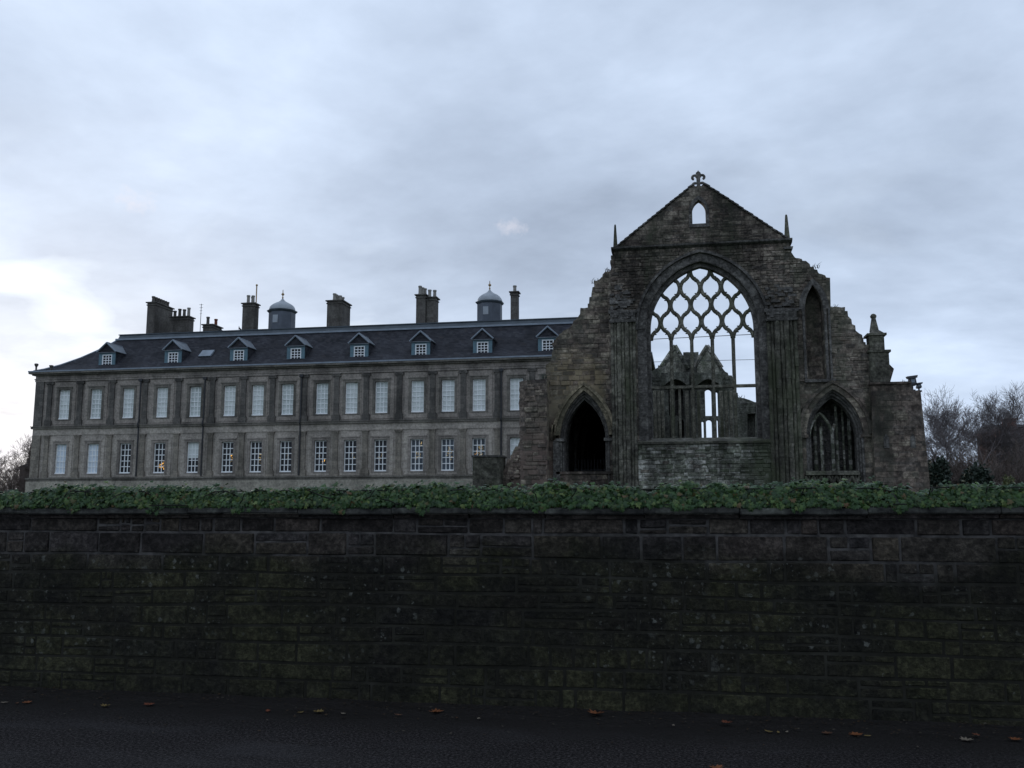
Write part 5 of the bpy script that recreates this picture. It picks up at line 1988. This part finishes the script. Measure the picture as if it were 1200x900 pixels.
def thicket(label, px, D, py_top, halfw_px, seed, stems=16, levels=5):
    """a leafless shrub of many thin stems that fan out from the ground"""
    rnd = random.Random(seed)
    x, zt = W(px, py_top, D)
    hw = abs(W(px + halfw_px, 560, D)[0] - W(px, 560, D)[0])
    root = thing('twiggy_shrub', label, 'shrub', (x, D, 0), SG)
    br, tw = MB(), MB()

    def limb(p, d, L, r, lev):
        pts, rad = [p], [r]
        for i in range(3):
            d = (d + Vector((rnd.gauss(0, .14), rnd.gauss(0, .14), rnd.gauss(.03, .10)))).normalized()
            pts.append(pts[-1] + d * (L / 3))
            rad.append(max(.011, r * (1 - .2 * (i + 1))))
        (br if lev < 2 else tw).tube(pts, rad, 4 if lev < 2 else 3, cap=False)
        if lev >= levels: return
        for q in range(rnd.choice([3, 3, 4])):
            t = rnd.randint(1, 3)
            nd = (d + Vector((rnd.gauss(0, .55), rnd.gauss(0, .55), rnd.gauss(.15, .35)))).normalized()
            limb(pts[t], nd, L * rnd.uniform(.55, .8), max(.011, rad[t] * .6), lev + 1)
    for i in range(stems):
        a = rnd.uniform(-1, 1)
        lean = Vector((a * .35 + rnd.gauss(0, .1), rnd.gauss(0, .2), 1)).normalized()
        f = rnd.uniform(.55, 1.0) * (1 - .35 * a * a)
        limb(Vector((x + a * hw * .75, D + rnd.uniform(-1.5, 1.5), 0)), lean, zt * f * .38, .07, 0)
    zmax = max(v[2] for v in tw.v)
    for m_ in (br, tw):
        m_.v = [(a, b, c * zt / zmax) for a, b, c in m_.v]
    br.build('stems', M_bark, root)
    tw.build('twigs', M_twigbrown, root)


thicket('tall brown leafless thicket under the bare trees, right of the abbey', 1106, 94, 500, 26, 64, 24)
thicket('low dense thicket between the two evergreen shrubs', 1120, 90, 528, 26, 68, 26)
thicket('grey brown thicket under the tallest bare tree', 1134, 96, 502, 26, 67, 24)
thicket('brown thicket in front of the brick house', 1164, 97, 510, 26, 65, 24)
thicket('dark thicket under the bare tree at the left edge', 12, 92, 534, 28, 66, 22)


# ================================================================== HOUSE AT THE RIGHT, OUTBUILDING AT THE LEFT
def brick_house():
    D = 112.0
    x0, z0 = W(1173, 500, D)
    x1 = W(1262, 500, D)[0]
    root = thing('brick_house', 'dark red-brown house with a small finialled turret, behind the shrubs at right', 'house', ((x0 + x1) / 2, D + 4, 0))
    MB().box(x0, x1, D, D + 9, 0, z0 - .4).box(x0 - .15, x1 + .15, D - .15, D + 9.15, z0 - .397, z0 - .1).build('wall', M_brick, root)
    MB().prism_x([(D - .3, z0 - .097), (D + 9.3, z0 - .097), (D + 4.5, z0 + .6)], x0 - .2, x1 + .2).build('roof', M_slate, root)
    for px in (1190, 1215, 1240):
        x, z = W(px, 535, D)
        w = MB().box(x - .5, x + .5, D - .06, D - .003, z - .9, z + .9).build('window', M_glass, root)
    ta, zt = W(1179.5, 497, D - .2)
    tb = W(1191.5, 497, D - .2)[0]
    zt2 = W(1186, 492, D - .2)[1]
    ztop = W(1186, 482.5, D - .2)[1]
    xm = (ta + tb) / 2
    h = (tb - ta) / 2
    t = MB().box(ta, tb, D - .2, D + 1.4, z0 - 1.2, zt2).box(ta - .12, tb + .12, D - .32, D + 1.52, zt2 + .003, zt2 + .18).build('turret', M_brick, root)
    MB().lathe(xm, D + .6, [(h * .95, zt2 + .183), (h * .7, zt2 + .4), (h * .38, zt2 + .65), (h * .28, zt2 + .8), (h * .36, zt2 + .9), (h * .2, zt2 + 1.0), (.03, ztop)], 8).build('finial', M_jamb, t)


brick_house()


def outbuilding():
    D = 108.0
    x0, z0 = W(24, 539, D)
    x1 = W(52, 539, D)[0]
    root = thing('outbuilding', 'low dark outbuilding between the left trees and the palace corner', 'building', ((x0 + x1) / 2, D + 3, 0))
    MB().box(x0, x1, D, D + 6, 0, z0 - 1.0).build('wall', M_chim, root)
    MB().prism_x([(D - .3, z0 - .997), (D + 6.3, z0 - .997), (D + 3, z0)], x0 - .3, x1 + .3).build('roof', M_slate, root)
    a, z = W(36, 536, D + 3)
    MB().box(a - .3, a + .3, D + 2.7, D + 3.4, z0 - .6, z0 + .45).build('chimney', M_chim, root)


outbuilding()

# ================================================================== FALLEN LEAVES
M_leaf = {
    'orange': plain('orange_autumn_leaf', (.15, .052, .018), .7, .3, .3, 40),
    'brown': plain('brown_autumn_leaf', (.085, .040, .022), .7, .3, .3, 40),
    'yellow': plain('yellow_autumn_leaf', (.15, .105, .036), .7, .3, .3, 40),
    'pale': plain('pale_dry_leaf', (.17, .14, .105), .7, .3, .3, 40),
    'rust': plain('rust_autumn_leaf', (.14, .042, .020), .7, .3, .3, 40)}
MAPLE = [(0, -.55), (.06, -.2), (.42, -.34), (.36, -.12), (.62, .02), (.36, .14), (.44, .42), (.18, .32), (0, .68), (-.18, .32), (-.44, .42), (-.36, .14), (-.62, .02), (-.36, -.12), (-.42, -.34), (-.06, -.2)]
OVAL = [(0, -.6), (.12, -.35), (.26, -.1), (.28, .15), (.17, .42), (0, .68), (-.17, .42), (-.28, .15), (-.26, -.1), (-.12, -.35)]
LEAVES = [
    (5, 822, 'pale', OVAL, .06, 'pale dry leaf at the wall foot, nearest the left edge of the photo'),
    (20, 823, 'brown', OVAL, .05, 'small brown leaf between the pale leaf and the orange leaf at far left'),
    (32, 822, 'orange', MAPLE, .085, 'orange leaf below the bare tree at the far left of the wall foot'),
    (124, 826, 'yellow', MAPLE, .085, 'ochre leaf lying alone at the wall foot under the first dormer'),
    (175, 824.5, 'rust', MAPLE, .10, 'large rust leaf at the wall foot under the tallest chimney'),
    (314, 831.5, 'rust', OVAL, .085, 'dark rust leaf at the wall foot under the left cupola'),
    (352, 833.5, 'yellow', OVAL, .055, 'small ochre leaf just left of a long tan leaf'),
    (373, 833, 'yellow', MAPLE, .10, 'long tan leaf just right of a small ochre leaf'),
    (402, 835, 'pale', OVAL, .06, 'small pale leaf below the chimney with five clay pots'),
    (467, 837, 'brown', OVAL, .065, 'faint brown leaf alone between the pale leaf and the bright orange leaf'),
    (510, 835, 'orange', MAPLE, .12, 'bright orange leaf at the wall foot left of the stone pier'),
    (535, 840, 'brown', OVAL, .04, 'tiny brown leaf just right of the bright orange leaf'),
    (561, 841, 'pale', OVAL, .055, 'pale leaf on the road edge below the stone pier'),
    (699, 839, 'orange', MAPLE, .145, 'largest orange maple leaf, below the pointed doorway'),
    (789, 849.5, 'pale', OVAL, .045, 'small whitish leaf on the asphalt below the great window left half'),
    (852, 848, 'rust', MAPLE, .09, 'rusty leaf at the wall foot below the great window right half'),
    (901, 856, 'yellow', OVAL, .07, 'flat ochre leaf left of two tiny bright flecks'),
    (912, 857, 'yellow', OVAL, .045, 'tiny bright yellow leaf, left one of a touching pair'),
    (922, 856.5, 'pale', OVAL, .04, 'tiny pale leaf, right one of a touching pair'),
    (969, 858, 'brown', MAPLE, .08, 'brown leaf on the road edge below the recessed traceried window'),
    (1002, 859.5, 'orange', MAPLE, .11, 'large tan orange leaf below the pinnacle, with a sliver beside it'),
    (1017, 861, 'yellow', OVAL, .05, 'narrow yellow sliver beside a large tan orange leaf'),
    (1132, 866, 'pale', MAPLE, .10, 'pale tan leaf on the asphalt below the tallest bare tree'),
    (1144, 861.5, 'rust', OVAL, .06, 'dark rust leaf just behind a pale tan leaf at right'),
    (1190, 866, 'orange', MAPLE, .09, 'orange leaf nearest the right edge of the photo'),
    (839, 898, 'orange', MAPLE, .10, 'orange leaf out on the road, cut by the bottom edge of the photo'),
]
rnd = random.Random(77)
for (px, py, colr, shp, s, lab) in LEAVES:
    s *= .82
    x, y = G(px, py, .02)
    t = max(0, min(1, (y - (D_W - .42)) / .42))
    z = .012 + .045 * t
    a = rnd.uniform(0, 6.28)
    mb = MB()
    vs = []
    curl = rnd.uniform(.25, .6)
    for (u, v) in shp:
        uu, vv = u * math.cos(a) - v * math.sin(a), u * math.sin(a) + v * math.cos(a)
        zz = z + s * curl * (u * u * .9 + v * v * .5) + rnd.uniform(0, .004)
        vs.append((x + uu * s, y + vv * s, zz))
    n = len(vs)
    top = vs + [(x, y, z)]
    bot = [(p[0], p[1], p[2] - .0025) for p in top]
    fs = [(i, (i + 1) % n, n) for i in range(n)] + [(n + 1 + (i + 1) % n, n + 1 + i, 2 * n + 1) for i in range(n)]
    fs += [(i, n + 1 + i, n + 1 + (i + 1) % n, (i + 1) % n) for i in range(n)]
    o_ = bpy.data.objects.new
    mb.add(top + bot, fs)
    # origin at the leaf itself
    base = Vector((x, y, z))
    mb.v = [(p[0] - x, p[1] - y, p[2] - z) for p in mb.v]
    lf = mb.build('fallen_leaf', M_leaf[colr])
    lf.location = base
    tag(lf, lab, 'leaf', 'fallen leaves along the foot of the wall')

# grit and crumbled leaf along the foot of the wall: nobody could count it
lt = MB()
for i in range(2600):
    x = rnd.uniform(-9, 6)
    y = D_W - .02 - abs(rnd.gauss(0, .22))
    if rnd.random() < .12: y = D_W - rnd.uniform(.1, 1.5)
    t = max(0, min(1, (y - (D_W - .42)) / .42))
    z = .010 + .038 * t
    q = rnd.uniform(.005, .016)
    a, b = rnd.uniform(0, 6.28), rnd.uniform(.4, .9)
    c0 = Vector((math.cos(a), math.sin(a), 0)) * q
    c1 = Vector((-math.sin(a), math.cos(a), rnd.uniform(-.2, .4))) * q * b
    p0 = Vector((x, y, z + .004))
    lt.add([p0 - c0, p0 - c1 * .8, p0 + c0 + Vector((0, 0, q * .3)), p0 + c1], [(0, 1, 2, 3)])
M_litter = leaf_mat('leaf_litter', [(.012, .010, .008), (.030, .020, .013), (.018, .015, .012), (.050, .032, .018), (.022, .018, .014), (.075, .065, .05)], .9, .1)
lo_ = lt.build('leaf_litter', M_litter)
tag(lo_, 'dark grit and crumbled leaf litter gathered along the foot of the wall', 'litter', None, 'stuff')
